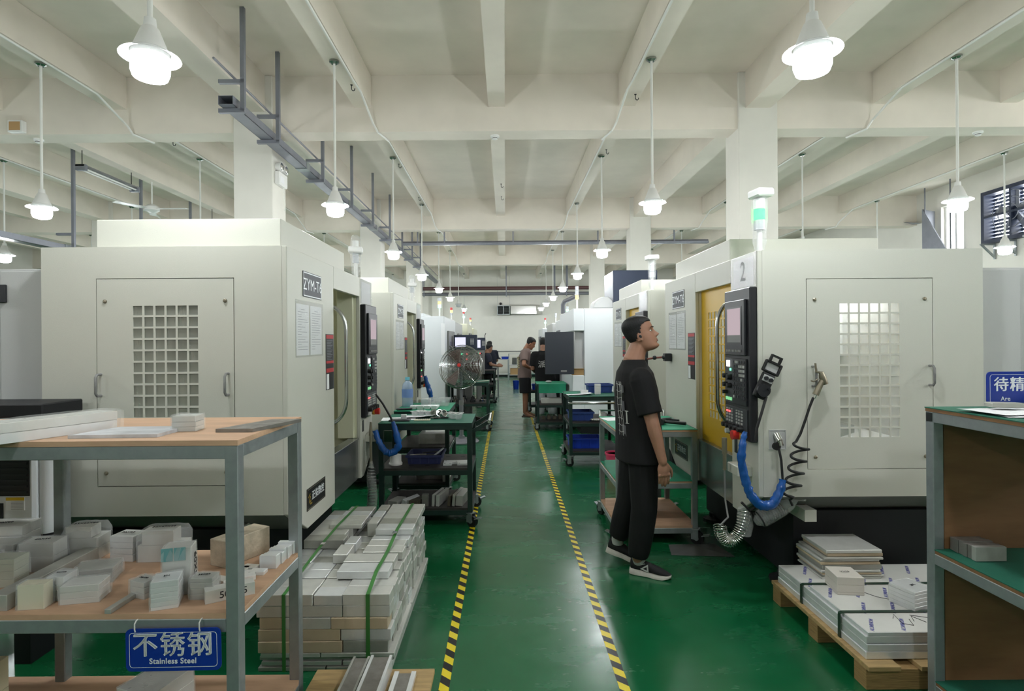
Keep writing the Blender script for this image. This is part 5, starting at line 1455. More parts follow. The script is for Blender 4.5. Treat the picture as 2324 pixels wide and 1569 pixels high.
tag(MB().ball((0, 0, .02), (.09, .05, .02), 14, 8).build('striped_cloth', stripes_mat('striped_cloth_weave', srgb(226, 224, 216), srgb(70, 74, 70), .022, .6, (1, .6, 0)), None, smooth=1, loc=(1.15, 7.22, .561)), 'striped white rag bundle on the middle deck edge', 'rag')
t = thing('plastic_basket', 'pink plastic basket standing on the floor behind the trolley', 'basket', (1.30, 6.75, 0))
MB().lathe([(0, .003), (.095, .003), (.125, .24), (.13, .24), (.10, 0), (0, 0)], 24).build('body', PINK, t, smooth=.5)
MB().lathe([(.124, .235), (.138, .235), (.138, .255), (.124, .255), (.124, .235)], 24).build('rim', PINK, t, smooth=.5)
tag(MB().ball((0, 0, .012), (.17, .09, .012), 16, 6).build('floor_cloth', M_('dark_cloth', srgb(60, 70, 68), .85), None, smooth=1, loc=(1.05, 8.3, 0)), 'dark cloth lying on the floor under the crate trolley', 'rag')
# trolley beside the pair of workers
tag(MB().ball((0, 0, .02), (.06, .05, .02), 12, 7).build('glove', M_('grey_glove', srgb(180, 180, 176), .85), None, smooth=1, loc=(.78, 10.4, .821)), 'crumpled grey glove on the draped green mat', 'glove')
tag(MB().box(-.18, .18, -.1, .1, 0, .09).build('carton', M_('white_carton', srgb(200, 200, 190), .7), None, bevel=.004, loc=(.82, 10.35, .461)), 'long pale carton on the middle deck of the draped trolley', 'box')
for q in range(4): tag(MB().box(-.03, .03, -.06, .06, 0, .06 + .02 * (q % 2)).build('rough_block', STEELO, None, bevel=.004, loc=(.68 + q * .1, 10.4, .161)), 'rough oily block on the bottom deck of the draped trolley', 'metal block', 'oily blocks on the draped trolley')
stack('film bundle on the trolley behind the man in taupe', .72, 13.0, .841, .2, .15, (.06, .05), .1, ALU)
crate('plastic_crate', 'small blue crate on the trolley behind the man in taupe', .74, 13.05, .481, .28, .3, .12, BLUEP, ribs=False)

# ================================================================ CABLES AND HOSES ON THE MACHINES
def crease(pts, rad):
    """a crumpled film sleeve along a path"""
    P = [Vector(p) for p in pts]; q, r = [], []
    for i in range(len(P) - 1):
        a, b, c, d = P[max(0, i - 1)], P[i], P[i + 1], P[min(len(P) - 1, i + 2)]
        for k in range(6):
            t_ = k / 6
            q.append(.5 * ((2 * b) + (c - a) * t_ + (2 * a - 5 * b + 4 * c - d) * t_ ** 2 + (3 * b - a - 3 * c + d) * t_ ** 3))
            r.append((rad[i] + (rad[i + 1] - rad[i]) * t_) * RND.uniform(.84, 1.14))
    q.append(P[-1]); r.append(rad[-1])
    m = MB().tube(q, r, 12)
    m.v = [tuple(Vector(v) + Vector((RND.uniform(-1, 1), RND.uniform(-1, 1), RND.uniform(-1, 1))) * .0028) for v in m.v]
    return m
# machine with the number 2: hand pendant hung at the corner
t = thing('hand_pendant', 'black handwheel pendant hanging at the corner of the machine with the number 2', 'hand pendant', (1.522, 3.345, 1.335))
R = Matrix.Rotation(math.radians(25), 4, 'Y') @ Matrix.Scale(1.05, 4)
MB().cbox(0, 0, -.035, .075, .03, .15).move(R).build('body', RUBBER, t, bevel=.012, seg=2)
MB().cyl((0, -.014, -.062), (0, -.032, -.062), .036, n=24).move(R).build('handwheel', BLACK, t, smooth=.6)
MB().cyl((.018, -.03, -.045), (.018, -.045, -.045), .007, n=10).move(R).build('crank_knob', BLACK, t)
MB().box(-.03, .03, -.0165, -.015, -.012, .025).move(R).build('dial_plate', PAINT_G, t)
for sx in (-.014, .014): MB().cyl((sx, -.016, .006), (sx, -.030, .006), .011, n=12).move(R).build('dial', BLACK, t, smooth=.6)
MB().plate([-.05, -.037, .037, .05], [.04, .052, .095, .107], lambda i, j: not (i == 1 and j == 1), .02, lambda u, v, d: (u, d - .012, v)).move(R).build('guard', RUBBER, t, bevel=.004)
MB().plate([-.032, -.022, .022, .032], [.107, .107 + .001, .135, .145], lambda i, j: not (i == 1 and j == 1), .02, lambda u, v, d: (u, d - .012, v)).move(R).build('hook_loop', RUBBER, t, bevel=.004)
MB().box(-.036, .036, .0, .004, .053, .094).move(R).build('name_window', PAINT_G, t)
# its cable, sleeved in blue film
cab = [(1.515, 3.33, 1.24), (1.475, 3.31, 1.14), (1.445, 3.30, 1.06), (1.435, 3.30, .98)]
MB().tube([tuple(a - b for a, b in zip(p, (1.522, 3.345, 1.335))) for p in cab], .008, 7).build('cable', RUBBER, t, smooth=.9)
bp = [at(1690, 985, 3.30), at(1684, 1010, 3.30), at(1681, 1050, 3.30), at(1688, 1090, 3.30), at(1700, 1125, 3.30), at(1722, 1150, 3.30), at(1748, 1150, 3.30), at(1765, 1125, 3.30), at(1774, 1095, 3.31)]
o = Vector((1.522, 3.345, 1.335))
crease([Vector(p) - o for p in bp], [.010, .020, .025, .024, .026, .028, .028, .026, .020]).build('blue_sleeve', BLUEWRAP, t, smooth=.9)
MB().tube([Vector(p) - o for p in (at(1774, 1097, 3.31), at(1771, 1050, 3.33), at(1764, 1015, 3.35), at(1762, 1003, 3.36))], .007, 7).build('cable', RUBBER, t, smooth=.9)
# its socket
t = thing('wall_socket', 'round cable connector in a recessed plate on the machine with the number 2', 'socket', (1.60, 3.38, .98))
MB().plate([-.05, -.046, .046, .05], [-.058, -.054, .054, .058], lambda i, j: not (i == 1 and j == 1), .004, lambda u, v, d: (u, -d, v)).build('plate', PAINT_G, t)
MB().box(-.046, .046, -.0015, 0, -.054, .054).build('recess', PAINT_G, t)
MB().cyl((-.005, 0, .03), (.0, -.035, -.005), .022, .019, 14).cyl((.0, -.03, .0), (.006, -.035, -.03), .017, .016, 12).build('connector', CHROME, t, smooth=.5)
MB().cyl((-.02, -.02, -.035), (-.02, -.04, -.035), .022, n=14).build('dust_cap', RUBBER, t, smooth=.5)

# spray gun with spiral hose
t = thing('air_gun', 'bronze spray gun hooked on the door handle of the machine with the number 2', 'air gun', at(1862, 868, 3.33))
o = Vector(at(1862, 868, 3.33))
G = lambda px, py, Y=3.33: Vector(at(px, py, Y)) - o
MB().tube([G(1863, 850), G(1866, 862), G(1872, 878)], [.012, .02, .017], 12).build('body', GUN, t, smooth=.7)
MB().tube([G(1866, 868), G(1858, 885), G(1850, 902)], [.015, .0165, .018], 12).build('grip', GUN, t, smooth=.7)
MB().tube([G(1862, 852), G(1852, 850), G(1850, 830)], [.008, .007, .006], 9).build('nozzle', GUN, t, smooth=.7)
MB().tube([G(1856, 866), G(1846, 872), G(1840, 870)], .004, 7).build('trigger', GUN, t, smooth=.7)
MB().tube([G(1850, 902), G(1846, 910)], .008, 10).build('fitting', CHROME, t, smooth=.6)
hp = [G(1845, 908), G(1836, 930), G(1826, 960), G(1815, 990), G(1805, 1008)]
cx0, cy0 = 1806, 1010
N_ = 120
for k in range(N_ + 1):
    s_ = k / N_
    a = -PI / 2 + s_ * 4.3 * 2 * PI
    px = 1818 - s_ * 26 + 19 * math.sin(a) ; py = 1012 + s_ * 118 + 4 * math.cos(a)
    hp.append(G(px, py, 3.31 - .04 * (math.cos(a) * .5 + .5) + .02))
hp += [G(1790, 1140, 3.31), G(1795, 1152, 3.33)]
MB().tube(hp, .0075, 8).build('spiral_hose', RUBBER, t, smooth=.9)

# steel spiral hose below, half bagged
t = thing('coiled_hose', 'shiny coiled air hose hanging below the machine with the number 2', 'hose', (1.33, 3.52, .46))
o = Vector((1.33, 3.52, .46))
cp = []
MB().tube([(.03, .05, .30), (.028, .04, .12), (.03, .0, .02), (-.03, -.03, -.02)], .006, 7).build('feed_hose', GREYP, t, smooth=.9)
MB().cyl((.03, .05, .30), (.03, .05, .40), .011, n=10).cyl((.03, .05, .40), (.03, .05, .50), .016, n=10).build('coupling', GUN, t, smooth=.6)
n_ = 26 * 14
for k in range(n_ + 1):
    s_ = k / n_
    th = s_ * 26 * 2 * PI
    # spine: a hanging U
    u = s_ * PI
    sp = Vector((-.02 + .075 - .075 * math.cos(u), 0, -.03 - .14 * math.sin(u) + (.10 * s_)))
    dv = Vector((.075 * math.sin(u), 0, -.14 * math.cos(u) + .04)).normalized()
    nv = Vector((dv.z, 0, -dv.x)); bv = Vector((0, 1, 0))
    cp.append(sp + nv * .038 * math.cos(th) + bv * .038 * math.sin(th))
MB().tube(cp, .0035, 5).build('coil', CHROME, t, smooth=1)
MB().tube([(.13, 0, -.09), (.135, 0, -.03), (.13, 0, .03), (.12, 0, .08)], [.038, .048, .046, .03], 12).build('plastic_sleeve', FILM, t, smooth=1)
t = thing('bagged_hose', 'black spiral hose tied in a clear plastic bag under the machine', 'hose', (1.62, 3.46, .55))
cp = []
ax = Vector((.17, 0, .10)).normalized(); nv = Vector((-ax.z, 0, ax.x)); bv = Vector((0, 1, 0))
for k in range(11 * 14 + 1):
    s_ = k / (11 * 14); th = s_ * 11 * 2 * PI
    cp.append(Vector((-.10, 0, -.07)) + ax * (.16 * s_) + nv * .045 * math.cos(th) + bv * .045 * math.sin(th))
MB().tube(cp, .005, 6).build('coil', RUBBER, t, smooth=1)
MB().tube([Vector((-.12, 0, -.085)), Vector((-.08, 0, -.06)), Vector((.02, 0, .0)), Vector((.08, 0, .04)), Vector((.13, 0, .065)), Vector((.17, .0, .075))], [.02, .054, .056, .05, .02, .035], 14).build('plastic_bag', FILM, t, smooth=1)
MB().tube([(.06, .0, .12), (.02, .02, .09), (-.02, .02, .05), (-.14, .03, -.02), (-.19, .03, .03)], .008, 7).build('hose_end', RUBBER, t, smooth=.9)

# open machine: pendant cable in a blue sleeve, bagged hose
t = thing('hand_pendant_cable', 'black cable running into a blue plastic sleeve beside the open machine', 'cable', (-1.07, 4.78, 1.15))
o = Vector((-1.07, 4.78, 1.15))
K = lambda px, py, Y: Vector(at(px, py, Y)) - o
MB().tube([K(852, 893, 4.76), K(868, 915, 4.76), K(885, 945, 4.76), K(890, 958, 4.76)], .009, 7).build('cable', RUBBER, t, smooth=.9)
crease([K(890, 955, 4.76), K(898, 985, 4.76), K(902, 1010, 4.76), K(888, 1026, 4.76), K(872, 1022, 4.76), K(858, 1000, 4.77), K(850, 975, 4.78)], [.014, .026, .030, .028, .028, .026, .020]).build('blue_sleeve', BLUEWRAP, t, smooth=.9)
t = thing('bagged_hose', 'spiral hose in clear film hanging to the floor beside the open machine', 'hose', (-1.11, 4.70, .36))
cp = []
for k in range(22 * 12 + 1):
    s_ = k / (22 * 12); th = s_ * 22 * 2 * PI
    cp.append((.03 * math.cos(th) + .01 * math.sin(s_ * 6), .03 * math.sin(th), .20 - .54 * s_))
MB().tube(cp, .0045, 5).build('coil', RUBBER, t, smooth=1)
MB().tube([(.0, 0, .24), (0, 0, .12), (.01, 0, -.05), (0, 0, -.2), (0, 0, -.345)], [.012, .038, .042, .04, .034], 12).build('film', FILM, t, smooth=1)
MB().tube([(0, 0, .22), (.0, .0, .45)], .012, 8).cyl((0, 0, .45), (0, 0, .56), .016, .008, 10).build('blow_nozzle', GUN, t, smooth=.7)
# second open-row machine: blue sleeve
t = thing('hand_pendant_cable', 'blue-sleeved pendant cable hanging on the machine behind the water bottle', 'cable', (-1.12, 7.6, 1.2))
o = Vector((-1.12, 7.6, 1.2))
MB().tube([K(956, 800, 7.6), K(960, 850, 7.6), K(964, 856, 7.6)], .009, 6).build('cable', RUBBER, t, smooth=.9)
crease([K(964, 852, 7.6), K(970, 875, 7.6), K(976, 895, 7.6), K(979, 910, 7.6)], [.02, .034, .032, .024]).build('blue_sleeve', BLUEWRAP, t, smooth=.9)
# magnetic arm on the yellow machine behind the man
t = thing('magnetic_arm', 'jointed red hose arm on a black magnetic base fixed to the yellow-door machine', 'arm', (1.485, 5.15, 1.42))
MB().box(-.06, 0, -.035, .035, -.035, .035).build('magnet', BLACK, t, bevel=.004)
MB().tube([(-.06, 0, 0), (-.14, .02, -.005), (-.22, .04, -.02), (-.30, .06, -.03)], .009, 8).build('arm', M_('rust_red', srgb(120, 62, 52), .5), t, smooth=.9)
for q in ((-.06, 0, 0), (-.14, .02, -.005), (-.22, .04, -.02)): MB().ball(q, .02, 12, 8).build('joint', BLACK, t, smooth=1)
# oil chiller and shelf behind the first machine
t = thing('oil_chiller', 'white oil chiller with a black grille and yellow warning label behind the rack', 'chiller', (-2.69, 2.80, 0))
MB().box(-.35, .38, 0, .24, .64, 1.22).build('body', PAINT_W, t, bevel=.012)
MB().cyl((.40, .06, .64), (.40, .06, 1.22), .035, n=16).build('corner_post', PAINT_W, t, smooth=.6)
MB().box(-.36, .44, -.02, .25, 1.22, 1.285).build('lid', DARK, t, bevel=.006)
MB().box(-.30, .36, -.004, 0, .835, 1.07).build('grille', BLACKM, t)
gl = None
for k in range(8):
    if gl is None: gl = MB().box(-.29, .35, -.008, -.004, 0, .012).build('slat', BLACK, t, loc=(0, 0, .848 + k * .028))
    else: shared(gl, t, (0, 0, .848 + k * .028))
lb = MB().box(.245, .335, -.003, 0, .765, .828).build('warning_label', PAPER, t)
MB().box(.245, .335, -.0036, -.003, .813, .828).build('yellow_band', M_('label_yellow', srgb(226, 190, 40), .5), lb)
ln = MB()
for k in range(6): ln.box(.27, .33, -.0036, -.003, .770 + k * .007, .772 + k * .007)
ln.build('small_print', GREYINK, lb)['kind'] = 'stuff'
MB().box(.12, .30, -.004, 0, 1.13, 1.19).build('control_strip', BLACK, t)
MB().box(.195, .215, -.008, -.004, 1.16, 1.175).build('indicator', RLED, t)
for k, m in enumerate((M_('gauge_red', srgb(150, 50, 50), .5), M_('gauge_green', srgb(50, 110, 60), .5), M_('gauge_yellow', srgb(210, 180, 40), .5))): MB().box(.18, .205, -.004, 0, .725 + k * .027, .752 + k * .027).build('level_band', m, t)
MB().box(.21, .23, -.006, 0, .725, .80).build('sight_glass', DARK, t)
MB().lathe([(0, 0), (.02, 0), (.018, .012), (0, .014)], 14, M=Matrix.Rotation(PI / 2, 3, 'X')).build('gauge', STAIN, t, loc=(.33, 0, .69))
for sx in (-.3, .3): MB().box(sx - .04, sx + .04, .02, .22, 0, .64).build('stand_leg', DARK, t)
crate('plastic_crate', 'blue crate on the shelf beyond the grey electrical cabinet', -4.15, 4.6, 1.17, .3, .4, .3, BLUEP)
t = thing('storage_shelf', 'white shelf with a blue crate beyond the grey electrical cabinet', 'shelf', (-4.4, 4.35, 0))
for lx in (0, .5):
    for ly in (0, .5): MB().box(lx, lx + .03, ly, ly + .03, 0, 1.95).build('post', PAINT_W, t)
for z in (.3, .75, 1.14, 1.75): MB().box(0, .53, 0, .53, z, z + .03).build('shelf', PAINT_W, t)
# ================================================================ PEOPLE
SKIN = M_('skin', srgb(166, 122, 99), .5, var=.08, vscale=30, bump=.05, bscale=300)
SKIN2 = M_('skin_tan', srgb(160, 112, 86), .5)
HAIR = M_('black_hair', srgb(18, 18, 20), .55, bump=.6, bscale=260, stretch=(1, 1, .25))
EYEW = M_('eye_white', srgb(206, 200, 194), .3)
LIP = M_('lips', srgb(150, 92, 82), .5)
TEEBLACK = M_('black_cotton', srgb(13, 13, 15), .85, bump=.9, bscale=9, stretch=(1, 1, .45))
TEETAUPE = M_('taupe_cotton', srgb(124, 106, 100), .85, bump=.9, bscale=9, stretch=(1, 1, .45))
TEENAVY = M_('navy_cotton', srgb(34, 38, 52), .85, bump=.7, bscale=9)
TROUS = M_('black_trousers', srgb(9, 9, 11), .8, bump=1.0, bscale=8, stretch=(1, 1, .35))
GREYTR = M_('pale_trousers', srgb(196, 198, 202), .8, bump=.8, bscale=8)
SHOEB = M_('black_mesh_shoe', srgb(20, 20, 22), .7, bump=.4, bscale=500)
SOLEW = M_('white_sole', srgb(206, 202, 192), .55, var=.15, vscale=30)
SOCK = M_('grey_sock', srgb(176, 178, 172), .85)
PRINTW = M_('pale_print', srgb(196, 196, 192), .6)
PRINTG = M_('grey_shirt_print', srgb(96, 96, 100), .7)

def fuse(mb, name, mat, parent, voxel, it=4):
    """grow one continuous surface out of overlapping shapes"""
    me = bpy.data.meshes.new('tmp'); me.from_pydata(mb.v, [], mb.f)
    b = bmesh.new(); b.from_mesh(me); bmesh.ops.remove_doubles(b, verts=b.verts[:], dist=1e-6); bmesh.ops.recalc_face_normals(b, faces=b.faces[:]); b.to_mesh(me); b.free()
    o = bpy.data.objects.new('tmp', me); C.objects.link(o)
    r = o.modifiers.new('r', 'REMESH'); r.mode = 'VOXEL'; r.voxel_size = voxel; r.adaptivity = 0.0
    s = o.modifiers.new('s', 'SMOOTH'); s.factor = .5; s.iterations = it
    dg = bpy.context.evaluated_depsgraph_get()
    out = bpy.data.meshes.new_from_object(o.evaluated_get(dg))
    bpy.data.objects.remove(o); bpy.data.meshes.remove(me)
    out.name = name
    out.materials.clear(); out.materials.append(mat)
    out.polygons.foreach_set('use_smooth', [True] * len(out.polygons))
    q = bpy.data.objects.new(name, out)
    return link(q, parent)

def limb(mb, pts, rad, n=14):
    """tapered limb through joints, densified, with round ends"""
    P = [Vector(p) for p in pts]
    pp, rr = [], []
    for i in range(len(P) - 1):
        k = 6
        for q in range(k):
            s = q / k
            pp.append(P[i].lerp(P[i + 1], s)); rr.append(rad[i] + (rad[i + 1] - rad[i]) * s)
    pp.append(P[-1]); rr.append(rad[-1])
    mb.tube(pp, rr, n)
    for p, r in ((P[0], rad[0]), (P[-1], rad[-1])): mb.ball(p, r * .99, 12, 8)
    for p, r in zip(P[1:-1], rad[1:-1]): mb.ball(p, r * 1.0, 12, 8)
    return mb

def loft(mb, rings, F, Sd, n=28, pw=1.0):
    """rings: (centre, half depth along F, half width along Sd, front bulge)"""
    vs = []; fs = []
    for c, a, b, *e in rings:
        c = Vector(c)
        for j in range(n):
            t = 2 * PI * j / n
            ct, st = math.cos(t), math.sin(t)
            k = .86
            x = a * math.copysign(abs(ct) ** k, ct); y = b * math.copysign(abs(st) ** k, st)
            vs.append(c + F * x + Sd * y)
    for i in range(len(rings) - 1):
        for j in range(n): fs.append((i * n + j, i * n + (j + 1) % n, (i + 1) * n + (j + 1) % n, (i + 1) * n + j))
    fs.append(tuple(range(n - 1, -1, -1))); fs.append(tuple((len(rings) - 1) * n + j for j in range(n)))
    return mb.add(vs, fs)

HP = [(-.118, .060, .010, .020), (-.112, .080, -.005, .034), (-.104, .088, -.018, .043), (-.094, .091, -.028, .049), (-.082, .088, -.037, .0535), (-.070, .0875, -.047, .057), (-.058, .0895, -.056, .0595), (-.046, .0900, -.064, .062), (-.034, .0875, -.072, .0645), (-.022, .0855, -.079, .0665),
      (-.010, .0845, -.085, .0685), (.002, .084, -.090, .070), (.014, .0855, -.094, .0715), (.026, .0885, -.097, .0725), (.038, .0885, -.099, .0740), (.050, .0870, -.100, .0750), (.062, .0835, -.099, .0752), (.074, .0780, -.096, .0735), (.086, .0695, -.090, .0690), (.097, .0570, -.080, .0610), (.106, .0410, -.065, .0490), (.113, .0210, -.045, .0330), (.1165, .0020, -.024, .0150)]
def head_verts(grow=0.0, top=0.0, n=72, dens=3):
    rows = []
    for i in range(len(HP) - 1):
        for q in range(dens):
            s = q / dens
            rows.append(tuple(HP[i][k] + (HP[i + 1][k] - HP[i][k]) * s for k in range(4)))
    rows.append(HP[-1])
    g = lambda v, s: math.exp(-(v / s) ** 2)
    vs = []
    for z, xf, xb, w in rows:
        c = (xf + xb) / 2; a = (xf - xb) / 2
        for j in range(n):
            t = 2 * PI * j / n
            ct, st = math.cos(t), math.sin(t)
            x = c + a * math.copysign(abs(ct) ** .9, ct); y = w * math.copysign(abs(st) ** .88, st)
            if ct > 0 and not grow:
                N = 0.0
                if -.046 < z < .026:
                    N = ((.026 - z) / .056) ** 1.25 if z > -.030 else max(0, (z + .046) / .016)
                sw = .0085 + .0065 * max(0, min(1, (.0 - z) / .03))
                x += .0325 * N * g(y, sw)
                x += .006 * g(z + .034, .008) * g(abs(y) - .014, .006)
                x -= .0105 * g(abs(y) - .031, .0135) * g(z - .004, .0105)
                x += .0055 * g(abs(y) - .028, .020) * g(z - .024, .0075)
                x += .0062 * g(y, .019) * (g(z + .0565, .0050) + 1.05 * g(z + .0685, .0055))
                x -= .0055 * g(y, .021) * g(z + .0625, .0026)
                x -= .0035 * g(y, .02) * g(z + .080, .006)
                x += .0060 * g(y, .017) * g(z + .098, .011)
                x += .0035 * g(abs(y) - .044, .014) * g(z + .018, .014)
                x -= .0030 * g(abs(y) - .036, .012) * g(z + .050, .016)
            if grow:
                d = Vector((x - c, y, (z - .02) * .8)); d.normalize()
                k = grow + top * max(0, (z - .04) / .08)
                x += d.x * k; y += d.y * k; zz = z + d.z * k
                vs.append(Vector((x, y, zz)))
            else: vs.append(Vector((x, y, z)))
    nr = len(rows)
    fs = [(i * n + j, i * n + (j + 1) % n, (i + 1) * n + (j + 1) % n, (i + 1) * n + j) for i in range(nr - 1) for j in range(n)]
    return vs, fs, nr, n

def person(label, base, J, wear, voxel=.008, detail=False):
    """J: joints in world metres; wear: materials and lengths"""
    root = thing('person', label, 'person', base)
    B = Vector(base)
    V = lambda k: Vector(J[k]) - B
    yaw = J.get('yaw', 0.0)
    F = Vector((math.cos(yaw), math.sin(yaw), 0)); Sd = Vector((-math.sin(yaw), math.cos(yaw), 0))
    HM = Matrix.Translation(V('head')) @ Matrix.Rotation(J['head_yaw'], 4, 'Z') @ Matrix.Rotation(-J['head_pitch'], 4, 'Y') @ Matrix.Rotation(J.get('head_roll', 0), 4, 'X') @ Matrix.Scale(J.get('head_scale', 1.0), 4)
    mb = MB()
    hv, hf, nr, n = head_verts()
    hf2 = list(hf) + [tuple(range(n - 1, -1, -1)), tuple((nr - 1) * n + j for j in range(n))]
    mb.add([HM @ v for v in hv], hf2)
    for s in (-1, 1):       # ears
        for q in range(10):
            a = -1.9 + q * .37
            mb.ball(HM @ Vector((-.006 + .0165 * math.cos(a) * .8 - .004, s * (.073 + .004 * math.sin(q * .5)), -.012 + .029 * math.sin(a))), .0062, 8, 6)
        mb.ball(HM @ Vector((-.004, s * .071, -.014)), (.012, .004, .022), 10, 8)
        mb.ball(HM @ Vector((.004, s * .070, -.038)), (.007, .005, .008), 8, 6)
    # neck, trunk, limbs
    nb = V('neck'); hd = HM @ Vector((-.026, 0, -.060))
    limb(mb, [hd, hd.lerp(nb, .5), nb], [.060, .063, .074])
    ch, pv = V('chest'), V('pelvis')
    loft(mb, [(nb, .05, .07), (nb.lerp(ch, .35), .075, .15), (ch, .105, .165), (ch.lerp(pv, .5), .10, .15), (pv, .11, .16), (pv - Vector((0, 0, .10)), .08, .13)], F, Sd)
    for s in ('r', 'l'):
        w, e = V('wrist_' + s), V('elbow_' + s)
        limb(mb, [V('shoulder_' + s), V('shoulder_' + s).lerp(e, .55), e, e.lerp(w, .26), e.lerp(w, .7), w], [.055, .050, .043, .0435, .034, .029])
        limb(mb, [V('hip_' + s), V('knee_' + s), V('ankle_' + s)], [.085, .058, .040])
        mb.ball(V('knee_' + s).lerp(V('ankle_' + s), .28), .056, 12, 8)
        # hand
        dn = J.get('hand_dir_' + s); dn = Vector(dn).normalized() if dn else (w - e).normalized()
        th = Vector(J.get('thumb_' + s, tuple(F))); th = (th - dn * th.dot(dn)).normalized()
        pn = dn.cross(th) * (1 if s == 'r' else -1)           # away from the palm
        bend = J.get('curl_' + s, .35)
        PM = Matrix((th, pn, dn)).transposed()
        mb.ball(w + dn * .052, (.040, .0165, .052), 18, 12, M=PM)
        mb.ball(w + dn * .010, (.028, .020, .030), 14, 10, M=PM)
        for kx in (-.0305, -.0105, .0100, .0300): mb.ball(w + dn * .086 + th * kx + pn * .003, .0125, 10, 8)
        for kx, ln, st in ((-.0305, .058, .086), (-.0105, .074, .092), (.0100, .080, .093), (.0300, .070, .088)):
            p = w + dn * st + th * kx; d = dn.copy(); pts = [p - dn * .02, p]
            for q, f in enumerate((.45, .31, .24)):
                d = (d * math.cos(bend * (1 + .25 * q)) - pn * math.sin(bend * (1 + .25 * q))).normalized()
                p = p + d * ln * f; pts.append(p.copy())
            limb(mb, pts, [.0095, .0095, .0088, .0080, .0070], 10)
        tb = w + dn * .028 + th * .026
        t1 = tb + dn * .030 + th * .026 - pn * .006; t2 = t1 + dn * .028 + th * .006 - pn * .004; t3 = t2 + dn * .022 - th * .003 - pn * .004
        limb(mb, [w + dn * .012 + th * .010, tb, t1, t2, t3], [.016, .0145, .011, .0095, .0075], 10)
        if wear.get('bare_feet'):
            a, tt = V('ankle_' + s), V('toe_' + s)
            limb(mb, [a, a.lerp(tt, .3) - Vector((0, 0, .025)), tt], [.038, .036, .022])
    fuse(mb, 'body', wear['skin'], root, voxel, 3 if detail else 3)
    # hair
    hv, hf, nr, n = head_verts(.0035, wear.get('hair_top', .010))
    keep = []
    for f in hf:
        c = sum((hv[i] for i in f), Vector()) / 4
        x, y, z = c
        lim = -.036
        if x > .062: lim = .070 - .10 * max(0, abs(y) - .03)
        elif x > .030: lim = .052 + (x - .030) * .5
        elif x > .012: lim = .012 + (x - .012) * 2.2
        elif x > -.012: lim = .004
        elif x > -.03: lim = -.022
        if z > lim: keep.append(f)
    hm = MB().add([HM @ v for v in hv], keep)
    b_ = hm.build('hair', HAIR, root, recalc=False)
    b_.data.polygons.foreach_set('use_smooth', [True] * len(b_.data.polygons))
    so = b_.modifiers.new('t', 'SOLIDIFY'); so.thickness = .006; so.offset = -1
    if detail:
        for s in (-1, 1):
            E = lambda x, y, z: HM @ Vector((x, s * y, z))
            R3 = HM.to_3x3()
            MB().ball(E(.0725, .031, .003), (.0085, .0120, .0062), 14, 10, M=R3).build('eye', EYEW, root, smooth=2)
            MB().ball(E(.0795, .032, .0028), (.003, .0048, .0045), 10, 8, M=R3).build('iris', INK, root, smooth=2)
            MB().tube([E(.0815, .020, .0040), E(.0850, .026, .0078), E(.0840, .034, .0082), E(.0780, .042, .0050)], [.0012, .0022, .0022, .0012], 6).build('eyelid', wear['skin'], root, smooth=2)
            MB().tube([E(.0915, .014, .0205), E(.0925, .024, .0250), E(.0885, .036, .0265), E(.0790, .047, .0230)], [.0012, .0026, .0026, .001], 6).build('eyebrow', HAIR, root, smooth=2)
            MB().ball(E(.006, .0775, -.016), (.009, .004, .012), 10, 8, M=R3).build('ear_bud', BLACK, root, smooth=2)
        MB().tube([HM @ Vector((.0800, -.020, -.0620)), HM @ Vector((.0925, -.009, -.0600)), HM @ Vector((.0955, 0, -.0605)), HM @ Vector((.0925, .009, -.0600)), HM @ Vector((.0800, .020, -.0620))], [.0012, .0028, .0030, .0028, .0012], 7).build('upper_lip', LIP, root, smooth=2)
        MB().tube([HM @ Vector((.0800, -.018, -.0650)), HM @ Vector((.0920, -.008, -.0675)), HM @ Vector((.0945, 0, -.0682)), HM @ Vector((.0920, .008, -.0675)), HM @ Vector((.0800, .018, -.0650))], [.0012, .0032, .0036, .0032, .0012], 7).build('lower_lip', LIP, root, smooth=2)
    # shirt
    sh = MB()
    up = J.get('shirt', {})
    rings = up.get('rings') or [(nb + Vector((0, 0, .012)), .070, .085), (nb.lerp(ch, .14), .085, .120), (nb.lerp(ch, .38), .108, .180), (ch, .130, .205), (ch.lerp(pv, .45), .135, .200), (ch.lerp(pv, .8), .142, .200), (pv + Vector((0, 0, .0)), .148, .205), (pv - Vector((0, 0, wear['hem'])), .150, .208)]
    loft(sh, rings, F, Sd)
    for s in ('r', 'l'):
        S0, E0 = V('shoulder_' + s), V('elbow_' + s)
        fr = wear.get('sleeve', .68)
        en = S0.lerp(E0, fr)
        inn = S0.lerp(ch + Vector((0, 0, .09)), .30)
        limb(sh, [inn, S0, S0.lerp(E0, fr * .5)], [.080, .076, .078])
        d = (E0 - S0).normalized()
        sh.tube([S0, S0.lerp(E0, fr * .5), en], [.080, .079, .080], 18)
    shirt = fuse(sh, 'shirt', wear['shirt'], root, max(.006, voxel), 14)
    # trousers or shorts
    tr = MB()
    fr = wear.get('leg', 1.0)
    loft(tr, [(pv + Vector((0, 0, .06)), .115, .165), (pv - Vector((0, 0, .02)), .125, .180), (pv - Vector((0, 0, .10)), .118, .175), (pv - Vector((0, 0, .14)), .09, .15)], F, Sd)
